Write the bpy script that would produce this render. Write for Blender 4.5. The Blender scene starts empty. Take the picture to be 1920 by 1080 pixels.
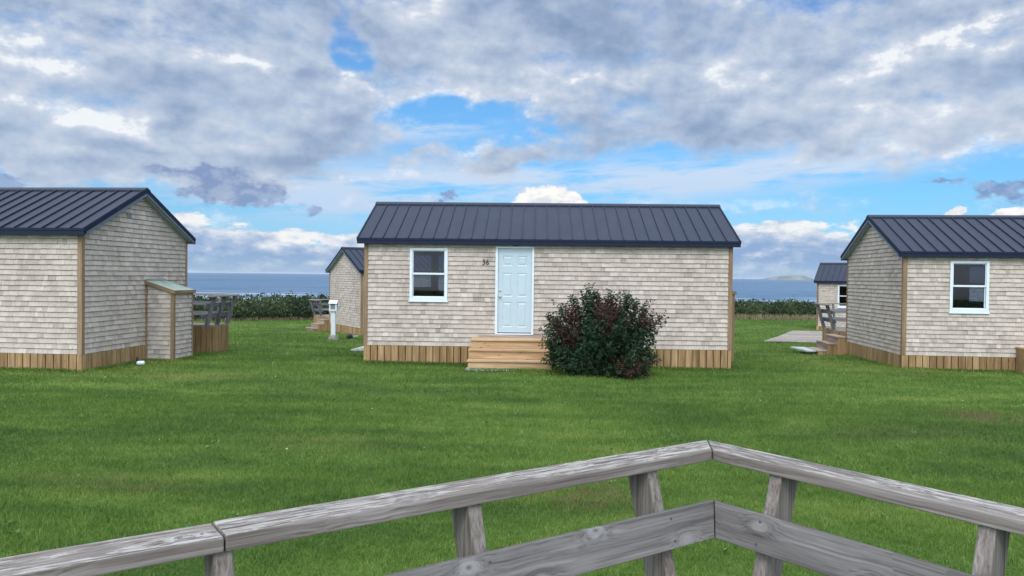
import bpy, bmesh, math, random
import numpy as np
from mathutils import Vector, Matrix
R = math.radians
rng = np.random.default_rng(7)
random.seed(7)
S = bpy.context.scene
COL = S.collection

# ------------------------------------------------------------------ camera
CAM_Z = 2.1
PITCH, ROLL = 0.0155430, 0.0115167
cam_d = bpy.data.cameras.new('camera')
cam_d.sensor_width = 36.0
cam_d.lens = 36.0 * 1431.18 / 1920.0
cam_d.clip_start = 0.05
cam_d.clip_end = 100000
cam = bpy.data.objects.new('camera', cam_d)
COL.objects.link(cam)
_F = Vector((0, math.cos(PITCH), -math.sin(PITCH)))
_U0 = Vector((0, math.sin(PITCH), math.cos(PITCH)))
_X0 = Vector((1, 0, 0))
_Rt = _X0 * math.cos(ROLL) + _U0 * math.sin(ROLL)
_Up = -_X0 * math.sin(ROLL) + _U0 * math.cos(ROLL)
M = Matrix((_Rt, _Up, -_F)).transposed().to_4x4()
M.translation = Vector((0, 0, CAM_Z))
cam.matrix_world = M
S.camera = cam

# ------------------------------------------------------------------ colour management / sun
S.view_settings.view_transform = 'Standard'
S.view_settings.look = 'None'
S.view_settings.gamma = 1.0
S.view_settings.use_curve_mapping = False
S.view_settings.exposure = 0.0
S.cycles.max_bounces = 8
S.cycles.transparent_max_bounces = 16

SUN_EL, SUN_AZ = R(46), R(-165)          # azimuth measured from +Y towards +X: behind the camera, slightly left
sun_dir = Vector((math.sin(SUN_AZ) * math.cos(SUN_EL), math.cos(SUN_AZ) * math.cos(SUN_EL), math.sin(SUN_EL)))
sun_l = bpy.data.lights.new('sun', 'SUN')
sun_l.energy = 1.3
sun_l.angle = R(12)
sun_l.color = (1.0, 0.95, 0.88)
sun = bpy.data.objects.new('sun', sun_l)
COL.objects.link(sun)
sun.rotation_euler = sun_dir.to_track_quat('Z', 'Y').to_euler()


# ------------------------------------------------------------------ node helper
class NT:
    def __init__(s, tree):
        s.t = tree
        tree.nodes.clear()

    def n(s, kind, **kw):
        nd = s.t.nodes.new(kind)
        for k, v in kw.items():
            if k == 'inp':
                for kk, vv in v.items():
                    s.put(nd.inputs[kk], vv)
            else:
                setattr(nd, k, v)
        return nd

    def put(s, sock, v):
        if isinstance(v, bpy.types.NodeSocket):
            s.t.links.new(v, sock)
        elif isinstance(v, (tuple, list)) and sock.type == 'RGBA' and len(v) == 3:
            sock.default_value = (*v, 1)
        else:
            sock.default_value = v

    def m(s, op, a, b=0.0, c=0.0, clamp=False):
        nd = s.t.nodes.new('ShaderNodeMath')
        nd.operation = op
        nd.use_clamp = clamp
        s.put(nd.inputs[0], a)
        s.put(nd.inputs[1], b)
        s.put(nd.inputs[2], c)
        return nd.outputs[0]

    def vm(s, op, a, b=(0, 0, 0), scale=1.0):
        nd = s.t.nodes.new('ShaderNodeVectorMath')
        nd.operation = op
        s.put(nd.inputs[0], a)
        if op == 'SCALE':
            s.put(nd.inputs['Scale'], scale)
        else:
            s.put(nd.inputs[1], b)
        return nd.outputs['Value'] if op in ('DOT_PRODUCT', 'LENGTH', 'DISTANCE') else nd.outputs[0]

    def sep(s, v):
        nd = s.n('ShaderNodeSeparateXYZ', inp={0: v})
        return nd.outputs[0], nd.outputs[1], nd.outputs[2]

    def comb(s, x, y, z=0.0):
        return s.n('ShaderNodeCombineXYZ', inp={0: x, 1: y, 2: z}).outputs[0]

    def noise(s, v, scale=1.0, detail=4.0, rough=0.55, dist=0.0, lac=2.0, col=False):
        nd = s.n('ShaderNodeTexNoise', inp={'Vector': v, 'Scale': scale, 'Detail': detail, 'Roughness': rough,
                                            'Distortion': dist, 'Lacunarity': lac})
        return nd.outputs['Color'] if col else nd.outputs['Fac']

    def ss(s, v, a, b, lo=0.0, hi=1.0, smooth=True):
        nd = s.n('ShaderNodeMapRange')
        nd.interpolation_type = 'SMOOTHSTEP' if smooth else 'LINEAR'
        s.put(nd.inputs['Value'], v)
        s.put(nd.inputs['From Min'], a)
        s.put(nd.inputs['From Max'], b)
        s.put(nd.inputs['To Min'], lo)
        s.put(nd.inputs['To Max'], hi)
        return nd.outputs[0]

    def mix(s, f, a, b, mode='MIX'):
        nd = s.t.nodes.new('ShaderNodeMix')
        nd.data_type = 'RGBA'
        nd.blend_type = mode
        s.put(nd.inputs[0], f)
        s.put(nd.inputs[6], a)
        s.put(nd.inputs[7], b)
        return nd.outputs[2]

    def ramp(s, f, stops, interp='LINEAR'):
        nd = s.t.nodes.new('ShaderNodeValToRGB')
        cr = nd.color_ramp
        cr.interpolation = interp
        while len(cr.elements) < len(stops):
            cr.elements.new(0.5)
        for e, (p, c) in zip(cr.elements, stops):
            e.position = p
            e.color = (*c, 1) if len(c) == 3 else c
        s.put(nd.inputs[0], f)
        return nd.outputs[0]


def srgb(r, g, b):
    f = lambda c: (c / 255 / 12.92) if c / 255 <= 0.04045 else ((c / 255 + 0.055) / 1.055) ** 2.4
    return (f(r), f(g), f(b))


# ------------------------------------------------------------------ sky
world = bpy.data.worlds.new('World')
S.world = world
world.use_nodes = True
W = NT(world.node_tree)
SKY_K = 0.10


def azel(u, v):
    """direction (azimuth, elevation in degrees) of a spot of the sky"""
    f = 1431.18
    x, z = (u - 960) / f, (540 - v) / f
    X = x * math.cos(ROLL) - z * math.sin(ROLL)
    z1 = x * math.sin(ROLL) + z * math.cos(ROLL)
    Y = math.cos(PITCH) + z1 * math.sin(PITCH)
    Z = -math.sin(PITCH) + z1 * math.cos(PITCH)
    return math.degrees(math.atan2(X, Y)), math.degrees(math.atan2(Z, math.hypot(X, Y)))


def build_sky():
    tc = W.n('ShaderNodeTexCoord')
    d = tc.outputs['Generated']
    x, y, z = W.sep(d)
    az = W.m('MULTIPLY', W.m('ARCTAN2', x, y), 57.29578)
    el = W.m('MULTIPLY', W.m('ARCSINE', z), 57.29578)
    A = W.comb(W.m('MULTIPLY', az, 0.1), W.m('MULTIPLY', el, 0.17), 0.0)

    def n2(v, scale, detail, rough=0.55, col=False, dist=0.0):
        nd = W.n('ShaderNodeTexNoise', inp={'Vector': v, 'Scale': scale, 'Detail': detail, 'Roughness': rough, 'Distortion': dist})
        nd.noise_dimensions = '2D'
        return nd.outputs['Color'] if col else nd.outputs['Fac']

    AE = W.comb(az, el, 0.0)
    wn = n2(A, 1.6, 3, 0.55, col=True)
    WAE = W.vm('ADD', AE, W.vm('MULTIPLY', W.vm('SUBTRACT', wn, (0.5, 0.5, 0.5)), (7.0, 4.0, 0)))

    def total(lst, src=WAE):
        """sum of soft elliptical clumps given as (u, v, radius u, radius v, tilt, weight)"""
        acc = None
        for (u, v, ru, rv, rot, wt) in lst:
            a0, e0 = azel(u, v)
            mp = W.n('ShaderNodeMapping', vector_type='TEXTURE', inp={'Vector': src, 'Location': (a0, e0, 0), 'Rotation': (0, 0, R(rot)), 'Scale': (ru * .072, rv * .072, 1)})
            gr = W.n('ShaderNodeTexGradient', gradient_type='QUADRATIC_SPHERE', inp={'Vector': mp.outputs[0]})
            acc = W.m('MULTIPLY_ADD', gr.outputs['Fac'], wt * 1.25, acc if acc is not None else 0.0)
        return acc

    # ---- clear air: Nishita, tinted by height
    sky = W.n('ShaderNodeTexSky')
    sky.sky_type = 'NISHITA'
    sky.sun_disc = False
    sky.sun_elevation = SUN_EL
    sky.sun_rotation = SUN_AZ
    sky.air_density = 1.0
    sky.dust_density = 0.6
    sky.ozone_density = 2.0
    tint = W.ramp(W.ss(el, -1, 29, smooth=False), TINT)
    air = W.mix(1.0, sky.outputs[0], tint, 'MULTIPLY')

    # ---- cirrus: long pale streaks rising to the right
    cx = W.m('ADD', W.m('MULTIPLY', az, 0.055), W.m('MULTIPLY', el, 0.10))
    cy = W.m('ADD', W.m('MULTIPLY', el, 0.42), W.m('MULTIPLY', az, -0.035))
    cn = n2(W.comb(cx, cy), 1.7, 6, 0.62)
    cir_m = total([(900, 330, 300, 30, 3, .7), (1000, 350, 560, 40, 4, .95), (1420, 325, 330, 34, 10, .9), (1700, 280, 210, 30, 14, .8), (560, 370, 260, 45, -4, .9),
                   (820, 243, 120, 20, 6, .8), (1850, 255, 120, 28, 14, .9), (620, 300, 200, 60, 0, .4)], AE)
    cir = W.m('MULTIPLY', W.ss(cn, 0.33, 0.58), W.m('MINIMUM', cir_m, 1.0), clamp=True)
    veil = W.m('MULTIPLY', W.ss(el, 7.0, 0.0), 0.22)
    cir = W.m('MAXIMUM', W.m('MULTIPLY', cir, 0.95), veil)
    c1 = W.mix(cir, air, W.ramp(W.ss(el, 0, 14, smooth=False), [(0, srgb(176, 202, 234)), (1, srgb(216, 230, 245))]))

    # ---- distant cumulus bank above the horizon
    B = W.comb(W.m('MULTIPLY', az, 0.16), W.m('MULTIPLY', el, 0.42))
    bn = n2(B, 2.0, 6, 0.60)
    bn2 = n2(W.vm('ADD', B, (0.1, -0.16, 0)), 2.0, 4, 0.6)
    bl = n2(W.comb(W.m('MULTIPLY', az, .045), 9.0), 1.3, 1)
    top = W.m('MULTIPLY_ADD', bn, 3.6, W.m('MULTIPLY_ADD', bl, 3.0, 0.2))
    hgt = W.m('SUBTRACT', top, el)
    bank = W.m('MULTIPLY', W.ss(hgt, 0.0, 0.45), W.ss(el, 0.0, 1.6, 0.35, 0.95))
    lit = W.m('MULTIPLY_ADD', W.m('SUBTRACT', bn2, bn), -2.2, W.ss(hgt, 0.0, 2.2, 0.82, 0.15), clamp=True)
    bankc = W.ramp(lit, [(0, srgb(140, 168, 208)), (0.35, srgb(168, 187, 216)), (0.7, srgb(210, 218, 231)), (1, srgb(242, 242, 242))])
    c2 = W.mix(bank, c1, bankc)

    # ---- big layered clouds, lit from above left
    fine = n2(A, 1.8, 9, 0.61)
    fine_b = n2(W.vm('ADD', A, (-0.045, 0.11, 0.0)), 1.8, 6, 0.56)
    med = n2(W.vm('MULTIPLY', A, (0.7, 1.0, 1)), 0.9, 2, 0.5)
    mass = total([(120, 60, 420, 190, 0, 1.0), (180, 250, 380, 90, 3, 1.0), (480, 200, 220, 120, 20, .8), (430, 285, 190, 34, -3, .7),
                  (560, 40, 150, 60, -8, .6), (270, 325, 210, 22, -4, .6),
                  (1020, 60, 300, 150, 0, 1.05), (1420, 110, 420, 125, -4, 1.05), (1230, 205, 300, 66, -4, .8), (1800, 110, 320, 135, 6, 1.0),
                  (800, 110, 120, 90, 20, .75), (1560, 220, 260, 45, 4, .7), (960, 290, 170, 24, 6, .62), (1880, 230, 160, 40, 0, .5),
                  (690, 250, 120, 40, 0, .35), (650, 100, 36, 56, -25, -.85), (640, 45, 36, 50, -25, -.25), (850, 222, 150, 34, 6, -.9), (1000, 235, 60, 30, 0, -.3), (700, 190, 90, 40, 0, .35), (620, 150, 60, 60, 0, .5), (730, 90, 60, 90, 0, .3), (1010, 300, 170, 26, 4, .75), (760, 292, 80, 26, 0, .6), (1060, 240, 120, 40, 0, .5)])
    beyond = W.ss(el, 19.0, 26.0, 0.0, 0.9)
    side = W.m('MULTIPLY', W.ss(W.m('ABSOLUTE', az), 38, 60, 0, 0.9), W.ss(el, 5, 12))
    mass = W.m('MINIMUM', W.m('ADD', mass, W.m('MAXIMUM', beyond, side)), 0.86)
    den = W.m('MULTIPLY_ADD', W.m('SUBTRACT', fine, 0.5), 1.7, W.m('MULTIPLY_ADD', W.m('SUBTRACT', med, .5), .5, mass))
    alpha = W.ss(den, 0.02, 0.82)
    thick = W.ss(den, 0.4, 1.3)
    spots = total([(60, 80, 130, 60, 10, .50), (150, 215, 150, 30, -4, .50), (470, 105, 70, 22, -6, .5), (680, 160, 60, 32, -20, .65), (1120, 150, 200, 34, 4, .34),
                   (1640, 205, 110, 26, 6, .5), (1850, 55, 140, 28, 8, .55), (1380, 150, 70, 40, 0, .42), (960, 190, 60, 26, 0, .3),
                   (300, 40, 120, 40, 0, .25), (1740, 90, 120, 26, 8, .3), (560, 20, 190, 40, -8, -.4), (1140, 40, 190, 70, 0, -.42), (940, 15, 90, 35, 0, -.35),
                   (1800, 160, 230, 36, 3, -.3), (450, 222, 190, 30, -5, -.42), (330, 285, 270, 24, -3, -.3), (1450, 245, 330, 26, 0, -.3), (200, 140, 180, 50, 0, -.15)])
    t = W.m('MULTIPLY_ADD', W.m('SUBTRACT', fine, fine_b), 1.55, 0.64)
    t = W.m('MULTIPLY_ADD', W.m('SUBTRACT', med, .5), 0.8, t)
    t = W.m('MULTIPLY_ADD', spots, W.ss(fine, .35, .62, .25, .95), t)
    t = W.m('MULTIPLY_ADD', thick, -0.30, W.m('ADD', t, 0.12), clamp=True)
    cc = W.ramp(t, [(0.0, srgb(128, 149, 181)), (0.3, srgb(150, 169, 197)), (0.6, srgb(180, 194, 215)), (0.85, srgb(206, 214, 227)), (1.0, srgb(240, 243, 246))])
    c3 = W.mix(W.m('MULTIPLY', alpha, 0.96), c2, cc)
    # small separate clouds
    pf = n2(A, 7.0, 5, .6)
    pw = n2(A, 5.0, 4, .6, col=True)
    PAE = W.vm('ADD', AE, W.vm('MULTIPLY', W.vm('SUBTRACT', pw, (.5, .5, .5)), (5.0, 2.2, 0)))
    pd = total([(440, 358, 84, 26, 0, 1.9), (395, 350, 40, 26, 0, .9), (582, 394, 30, 11, 0, 1.3), (1885, 357, 50, 17, 0, 1.7),
                (1762, 338, 40, 8, 0, 1.2), (10, 338, 36, 14, 0, 1.3), (840, 372, 26, 14, 0, 1.2), (340, 318, 90, 14, 0, 1.2), (505, 368, 40, 12, 0, .9)], PAE)
    pa = W.ss(W.m('MULTIPLY_ADD', W.m('SUBTRACT', pf, 0.5), 1.2, pd), 0.30, 1.05, 0, .85)
    c3 = W.mix(pa, c3, W.mix(W.ss(pf, .4, .62), srgb(122, 145, 188), srgb(152, 170, 204)))
    wd = total([(1030, 372, 52, 30, 0, 1.6), (1070, 384, 40, 18, 0, 1.3), (985, 382, 30, 18, 0, 1.2), (1795, 400, 24, 10, 0, 1.4), (1905, 398, 34, 13, 0, 1.5)], W.vm('ADD', AE, W.vm('MULTIPLY', W.vm('SUBTRACT', pw, (.5, .5, .5)), (1.6, .9, 0))))
    wa = W.ss(W.m('MULTIPLY_ADD', W.m('SUBTRACT', pf, .5), 1.0, wd), .5, .72)
    c4 = W.mix(wa, c3, W.mix(W.ss(pf, .3, .6), srgb(218, 222, 230), srgb(250, 249, 246)))

    # ---- unseen glow added round the sun behind the camera, to light the fronts
    cs = W.m('MAXIMUM', W.vm('DOT_PRODUCT', d, tuple(sun_dir)), 0.0)
    glow = W.m('MULTIPLY_ADD', W.m('POWER', cs, 1.6), GLOW, W.m('MULTIPLY', W.m('POWER', cs, 12.0), GLOW * .8))
    # unseen sky overhead, beside and behind brightened to light gables and ground
    br = W.m('ADD', W.ss(el, 24, 52, 1.0, LIFT), W.m('MULTIPLY', W.ss(W.m('ABSOLUTE', az), 42, 95), W.ss(el, 0, 20, .7, 1.5)))
    c4 = W.vm('SCALE', c4, scale=W.m('MULTIPLY', br, 1.05))
    c5 = W.mix(1.0, c4, W.vm('SCALE', (1.0, 0.96, 0.90), scale=glow), 'ADD')
    c6 = W.mix(W.ss(el, -0.2, -3.0), c5, (0.12, 0.16, 0.2))
    bg = W.n('ShaderNodeBackground', inp={'Color': c6, 'Strength': 1.0})
    W.t.links.new(bg.outputs[0], W.n('ShaderNodeOutputWorld').inputs[0])


GLOW = 1.25
LIFT = 1.9
HAZE_D = 1.8e-5
TINT = [(0.0, (.062, .085, .14)), (0.2, (.048, .092, .128)), (0.5, (.068, .118, .150)), (0.75, (.090, .106, .142)), (1.0, (.100, .112, .140))]
build_sky()


# ------------------------------------------------------------------ terrain height (world z; camera at 2.1)
YS = [-60, 0, 10, 16, 20, 24, 29, 34, 44, 60, 66, 80, 100, 140]
ZS = [-2.05, -2.05, -2.08, -2.12, -2.16, -2.25, -2.47, -2.73, -2.87, -2.97, -3.1, -5.5, -8, -9]


def ground_z(x, y):
    b = (np.interp(y - 1.5, YS, ZS) + np.interp(y, YS, ZS) + np.interp(y + 1.5, YS, ZS)) / 3
    und = 0.012 * np.sin(x * .9 + y * .35) * np.sin(y * .8 - x * .2) + 0.008 * np.sin(x * 2.3 + 1) * np.sin(y * 1.9)
    return b + CAM_Z - .006 * np.clip(x, -25, 25) * np.clip((34 - y) / 10, 0, 1) + und


# ------------------------------------------------------------------ object helpers
class MB:
    """collects faces with per-vertex grain coordinates and tone"""

    def __init__(s):
        s.v, s.f, s.g, s.t = [], [], [], []

    def poly(s, pts, g=None, tone=0.5):
        i = len(s.v)
        s.v += [tuple(p) for p in pts]
        s.g += [tuple(q) for q in (g or pts)]
        s.t += [tone] * len(pts)
        s.f.append(tuple(range(i, i + len(pts))))

    def box(s, o, a, b, c, tone=None, gax=None, skip=()):
        """box from corner o with edge vectors a, b, c; grain runs along the longest"""
        o, a, b, c = Vector(o), Vector(a), Vector(b), Vector(c)
        if a.cross(b).dot(c) < 0:
            o, a = o + a, -a
        L = [a.length, b.length, c.length]
        order = sorted(range(3), key=lambda k: -L[k])
        if gax is not None:
            order = [gax] + [k for k in range(3) if k != gax]
        rx, ry, rz = random.uniform(0, 50), random.uniform(0, 50), random.uniform(0, 50)
        tone = random.random() if tone is None else tone
        i = len(s.v)
        for k in range(8):
            m = (k & 1, k >> 1 & 1, k >> 2 & 1)
            s.v.append(tuple(o + a * m[0] + b * m[1] + c * m[2]))
            loc = [m[0] * L[0], m[1] * L[1], m[2] * L[2]]
            s.g.append((loc[order[0]] + rx, loc[order[1]] + ry, loc[order[2]] + rz))
            s.t.append(tone)
        F = [(0, 2, 3, 1), (4, 5, 7, 6), (0, 1, 5, 4), (2, 6, 7, 3), (0, 4, 6, 2), (1, 3, 7, 5)]
        for n, q in enumerate(F):
            if n not in skip:
                s.f.append(tuple(i + j for j in q))

    def bx(s, x0, x1, y0, y1, z0, z1, **k):
        s.box((x0, y0, z0), (x1 - x0, 0, 0), (0, y1 - y0, 0), (0, 0, z1 - z0), **k)

    def prism(s, ring, d, tone=0.5):
        """closed prism: ring of points swept by vector d"""
        d = Vector(d)
        r0 = [Vector(p) for p in ring]
        r1 = [p + d for p in r0]
        i = len(s.v)
        n = len(ring)
        for p in r0 + r1:
            s.v.append(tuple(p))
            s.g.append(tuple(p))
            s.t.append(tone)
        s.f.append(tuple(i + k for k in reversed(range(n))))
        s.f.append(tuple(i + n + k for k in range(n)))
        for k in range(n):
            j = (k + 1) % n
            s.f.append((i + k, i + j, i + n + j, i + n + k))

    def lathe(s, c, prof, n=16, axis='Z', tone=0.5):
        i = len(s.v)
        for (r, h) in prof:
            for k in range(n):
                a = 2 * math.pi * k / n
                p = (r * math.cos(a), r * math.sin(a), h)
                if axis == 'Y':
                    p = (p[0], h, p[1])
                elif axis == 'X':
                    p = (h, p[0], p[1])
                q = (c[0] + p[0], c[1] + p[1], c[2] + p[2])
                s.v.append(q)
                s.g.append(q)
                s.t.append(tone)
        for m in range(len(prof) - 1):
            for k in range(n):
                j = (k + 1) % n
                s.f.append((i + m * n + k, i + m * n + j, i + (m + 1) * n + j, i + (m + 1) * n + k))
        s.f.append(tuple(i + k for k in reversed(range(n))))
        s.f.append(tuple(i + (len(prof) - 1) * n + k for k in range(n)))

    def build(s, name, mat, parent=None, bevel=0, fix=False):
        me = bpy.data.meshes.new(name)
        me.from_pydata(s.v, [], s.f)
        ga = me.attributes.new('grain', 'FLOAT_VECTOR', 'POINT')
        ga.data.foreach_set('vector', np.array(s.g, dtype=np.float32).ravel())
        ta = me.attributes.new('tone', 'FLOAT', 'POINT')
        ta.data.foreach_set('value', np.array(s.t, dtype=np.float32))
        me.materials.append(mat)
        if fix:
            bm = bmesh.new()
            bm.from_mesh(me)
            bmesh.ops.recalc_face_normals(bm, faces=bm.faces)
            bm.to_mesh(me)
            bm.free()
        o = bpy.data.objects.new(name, me)
        COL.objects.link(o)
        if parent is not None:
            o.parent = parent
        if bevel:
            b = o.modifiers.new('bevel', 'BEVEL')
            b.width = bevel
            b.segments = 2
            b.limit_method = 'ANGLE'
        return o


def tag(o, label=None, cat=None, group=None, kind=None):
    if label:
        o['label'] = label
    if cat:
        o['category'] = cat
    if group:
        o['group'] = group
    if kind:
        o['kind'] = kind
    return o


def thing(name, label, cat, loc, rz=0.0, group=None):
    o = bpy.data.objects.new(name, None)
    o.empty_display_size = 0.3
    COL.objects.link(o)
    o.location = loc
    o.rotation_euler = (0, 0, rz)
    return tag(o, label, cat, group)


def raw_mesh(name, verts, faces_flat, nper, mat, tone=None, parent=None, smooth=False, extra=None):
    me = bpy.data.meshes.new(name)
    nv, nf = len(verts), len(faces_flat) // nper
    me.vertices.add(nv)
    me.vertices.foreach_set('co', np.asarray(verts, dtype=np.float32).ravel())
    me.loops.add(len(faces_flat))
    me.loops.foreach_set('vertex_index', np.asarray(faces_flat, dtype=np.int32))
    me.polygons.add(nf)
    me.polygons.foreach_set('loop_start', np.arange(0, nf * nper, nper, dtype=np.int32))
    me.polygons.foreach_set('loop_total', np.full(nf, nper, dtype=np.int32))
    if smooth:
        me.polygons.foreach_set('use_smooth', np.ones(nf, dtype=bool))
    me.update(calc_edges=True)
    if tone is not None:
        ta = me.attributes.new('tone', 'FLOAT', 'POINT')
        ta.data.foreach_set('value', np.asarray(tone, dtype=np.float32))
    for k, arr in (extra or {}).items():
        ta = me.attributes.new(k, 'FLOAT', 'POINT')
        ta.data.foreach_set('value', np.asarray(arr, dtype=np.float32))
    me.materials.append(mat)
    o = bpy.data.objects.new(name, me)
    COL.objects.link(o)
    o.parent = parent
    return o


# ------------------------------------------------------------------ materials
def new_mat(name):
    m = bpy.data.materials.new(name)
    m.use_nodes = True
    t = NT(m.node_tree)
    b = t.n('ShaderNodeBsdfPrincipled')
    o = t.n('ShaderNodeOutputMaterial')
    t.t.links.new(b.outputs[0], o.inputs[0])
    return m, t, b, o


def attr(t, name, vec=False):
    nd = t.n('ShaderNodeAttribute', attribute_name=name)
    return nd.outputs['Vector' if vec else 'Fac']


def wood(name, stops, rough=0.8, gscale=(1.2, 26, 26), knots=0.0, tone_amt=0.35, knot_col=(.1, .06, .03), bump=0.25, blotch=0.3, spec=0.25, lichen=0.0, crack=0.0, swirl=0.0):
    m, t, b, o = new_mat(name)
    g = attr(t, 'grain', True)
    ring = None
    if swirl:
        # knots: grain bends round scattered centres
        sx, sy, sz = t.sep(g)
        wob = t.noise(t.vm('MULTIPLY', g, (9, 26, .01)), 1.0, 2, .5)
        vk = t.n('ShaderNodeTexVoronoi', inp={'Vector': t.comb(t.m('MULTIPLY', sx, 5.0), t.m('MULTIPLY', sy, 8.5), 0), 'Scale': 1.0, 'Randomness': 1.0})
        has = t.ss(t.sep(vk.outputs['Color'])[0], .22, .26)
        dd = t.m('MULTIPLY_ADD', t.m('SUBTRACT', wob, .5), .16, vk.outputs['Distance'])
        infl = t.m('MULTIPLY', t.m('EXPONENT', t.m('MULTIPLY', dd, -7.0)), has)
        g = t.vm('ADD', g, t.comb(0, t.m('MULTIPLY', infl, .085 * swirl), t.m('MULTIPLY', infl, .085 * swirl)))
        ring = (dd, has)
    tone = attr(t, 'tone')
    v = t.vm('MULTIPLY', g, gscale)
    n1 = t.noise(v, 1.0, 5, 0.6, 0.6)
    n2 = t.noise(t.vm('MULTIPLY', g, (gscale[0] * .8, gscale[1] * .22, gscale[2] * .22)), 1.0, 3, 0.5, 0.4)
    n3 = t.noise(t.vm('MULTIPLY', g, (gscale[0] * 3, gscale[1] * 3.5, gscale[2] * 3.5)), 1.0, 3, 0.6)
    f = t.m('MULTIPLY_ADD', t.m('SUBTRACT', n1, .5), 1.3, 0.5)
    f = t.m('MULTIPLY_ADD', t.m('SUBTRACT', n2, .5), blotch * 3, f)
    f = t.m('MULTIPLY_ADD', t.m('SUBTRACT', n3, .5), .5, f)
    f = t.m('MULTIPLY_ADD', t.m('SUBTRACT', tone, .5), tone_amt * 2, f, clamp=True)
    if swirl:
        gl_n = t.noise(t.vm('MULTIPLY', g, (1.1, 150, 150)), 1.0, 3, .6)
        f = t.m('MULTIPLY_ADD', t.ss(gl_n, .52, .36, 0, -.24), 1.0, f, clamp=True)
    c = t.ramp(f, stops)
    h = n1
    if ring:
        dd, has = ring
        pale = t.m('MULTIPLY', t.m('MULTIPLY', t.ss(dd, .26, .10), t.ss(dd, .05, .10)), has)
        c = t.mix(t.m('MULTIPLY', pale, .32 * swirl), c, (.34, .33, .32))
        core_ = t.m('MULTIPLY', t.ss(dd, .075, .04), has)
        c = t.mix(t.m('MULTIPLY', core_, .7), c, (.075, .062, .055))
    if knots:
        vo = t.n('ShaderNodeTexVoronoi', inp={'Vector': t.vm('MULTIPLY', g, (3.2, 9.0, 0.01)), 'Scale': 1.0, 'Randomness': 1.0})
        kd = t.ss(vo.outputs['Distance'], 0.07 * knots, 0.16 * knots, 1.0, 0.0)
        c = t.mix(t.m('MULTIPLY', kd, .8), c, knot_col)
    if lichen:
        # weathered top face: pale flaking film with dark cracks
        geo = t.n('ShaderNodeNewGeometry')
        nz = t.sep(geo.outputs['Normal'])[2]
        up = t.ss(nz, 0.6, 0.9)
        l1 = t.noise(t.vm('MULTIPLY', g, (9.0, 48, 48)), 1.0, 6, 0.7, 0.5)
        l2 = t.noise(t.vm('MULTIPLY', g, (1.6, 8, 8)), 1.0, 3, 0.5)
        pale = t.m('MULTIPLY', t.ss(t.m('MULTIPLY_ADD', l2, .9, l1), 0.90, 1.04), up)
        c = t.mix(t.m('MULTIPLY', pale, lichen), c, (.44, .42, .39))
        cr = t.noise(t.vm('MULTIPLY', g, (6.0, 110, 110)), 1.0, 4, 0.7, 0.8)
        dk = t.m('MULTIPLY', t.ss(t.m('MULTIPLY_ADD', t.m('SUBTRACT', l2, .5), -.7, cr), 0.46, 0.36), up)
        c = t.mix(t.m('MULTIPLY', dk, crack), c, (.06, .048, .04))
        h = t.m('MULTIPLY_ADD', dk, -.8, h)
    bp = t.n('ShaderNodeBump', inp={'Height': h, 'Strength': bump, 'Distance': 0.004})
    t.put(b.inputs['Base Color'], c)
    t.put(b.inputs['Roughness'], rough)
    t.put(b.inputs['Specular IOR Level'], spec)
    t.put(b.inputs['Normal'], bp.outputs[0])
    return m


def plain(name, col, rough=0.5, metal=0.0, noise=0.0, nscale=6.0, spec=0.5, bump=0.0):
    m, t, b, o = new_mat(name)
    c = col
    if noise:
        tc = t.n('ShaderNodeTexCoord')
        n = t.noise(tc.outputs['Object'], nscale, 5, 0.6)
        c = t.mix(t.ss(n, .3, .7, smooth=False), tuple(x * (1 - noise) for x in col), tuple(min(1, x * (1 + noise)) for x in col))
        if bump:
            t.put(b.inputs['Normal'], t.n('ShaderNodeBump', inp={'Height': n, 'Strength': bump, 'Distance': .01}).outputs[0])
    t.put(b.inputs['Base Color'], c)
    t.put(b.inputs['Roughness'], rough)
    t.put(b.inputs['Metallic'], metal)
    t.put(b.inputs['Specular IOR Level'], spec)
    return m


def shingle_mat():
    m, t, b, o = new_mat('weathered_shingles')
    g = attr(t, 'grain', True)
    tone = attr(t, 'tone')
    n1 = t.noise(t.vm('MULTIPLY', g, (60, 4, 1)), 1.0, 4, 0.6)        # vertical grain streaks
    n2 = t.noise(t.vm('MULTIPLY', g, (0.7, 0.9, 1)), 1.0, 3, 0.6)   # broad weathering
    n3 = t.noise(t.vm('MULTIPLY', g, (9, 9, 1)), 1.0, 5, 0.65)
    f = t.m('MULTIPLY_ADD', t.m('SUBTRACT', n1, .5), .8, 0.52)
    f = t.m('MULTIPLY_ADD', t.m('SUBTRACT', n2, .5), .9, f)
    f = t.m('MULTIPLY_ADD', t.m('SUBTRACT', n3, .5), .55, f)
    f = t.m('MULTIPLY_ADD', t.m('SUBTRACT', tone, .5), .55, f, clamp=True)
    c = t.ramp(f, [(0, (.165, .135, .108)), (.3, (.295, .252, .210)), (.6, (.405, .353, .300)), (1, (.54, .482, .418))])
    vo = t.n('ShaderNodeTexVoronoi', inp={'Vector': t.vm('MULTIPLY', g, (5.0, 8.0, 0.01)), 'Scale': 1.0, 'Randomness': 1.0})
    kd = t.m('MULTIPLY', t.ss(vo.outputs['Distance'], 0.05, 0.12, 1.0, 0.0), t.ss(t.sep(vo.outputs['Color'])[0], .62, .7))
    c = t.mix(t.m('MULTIPLY', kd, .7), c, (.10, .075, .06))
    t.put(b.inputs['Base Color'], c)
    t.put(b.inputs['Roughness'], 0.85)
    t.put(b.inputs['Specular IOR Level'], 0.2)
    t.put(b.inputs['Normal'], t.n('ShaderNodeBump', inp={'Height': n1, 'Strength': .3, 'Distance': .004}).outputs[0])
    return m


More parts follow.
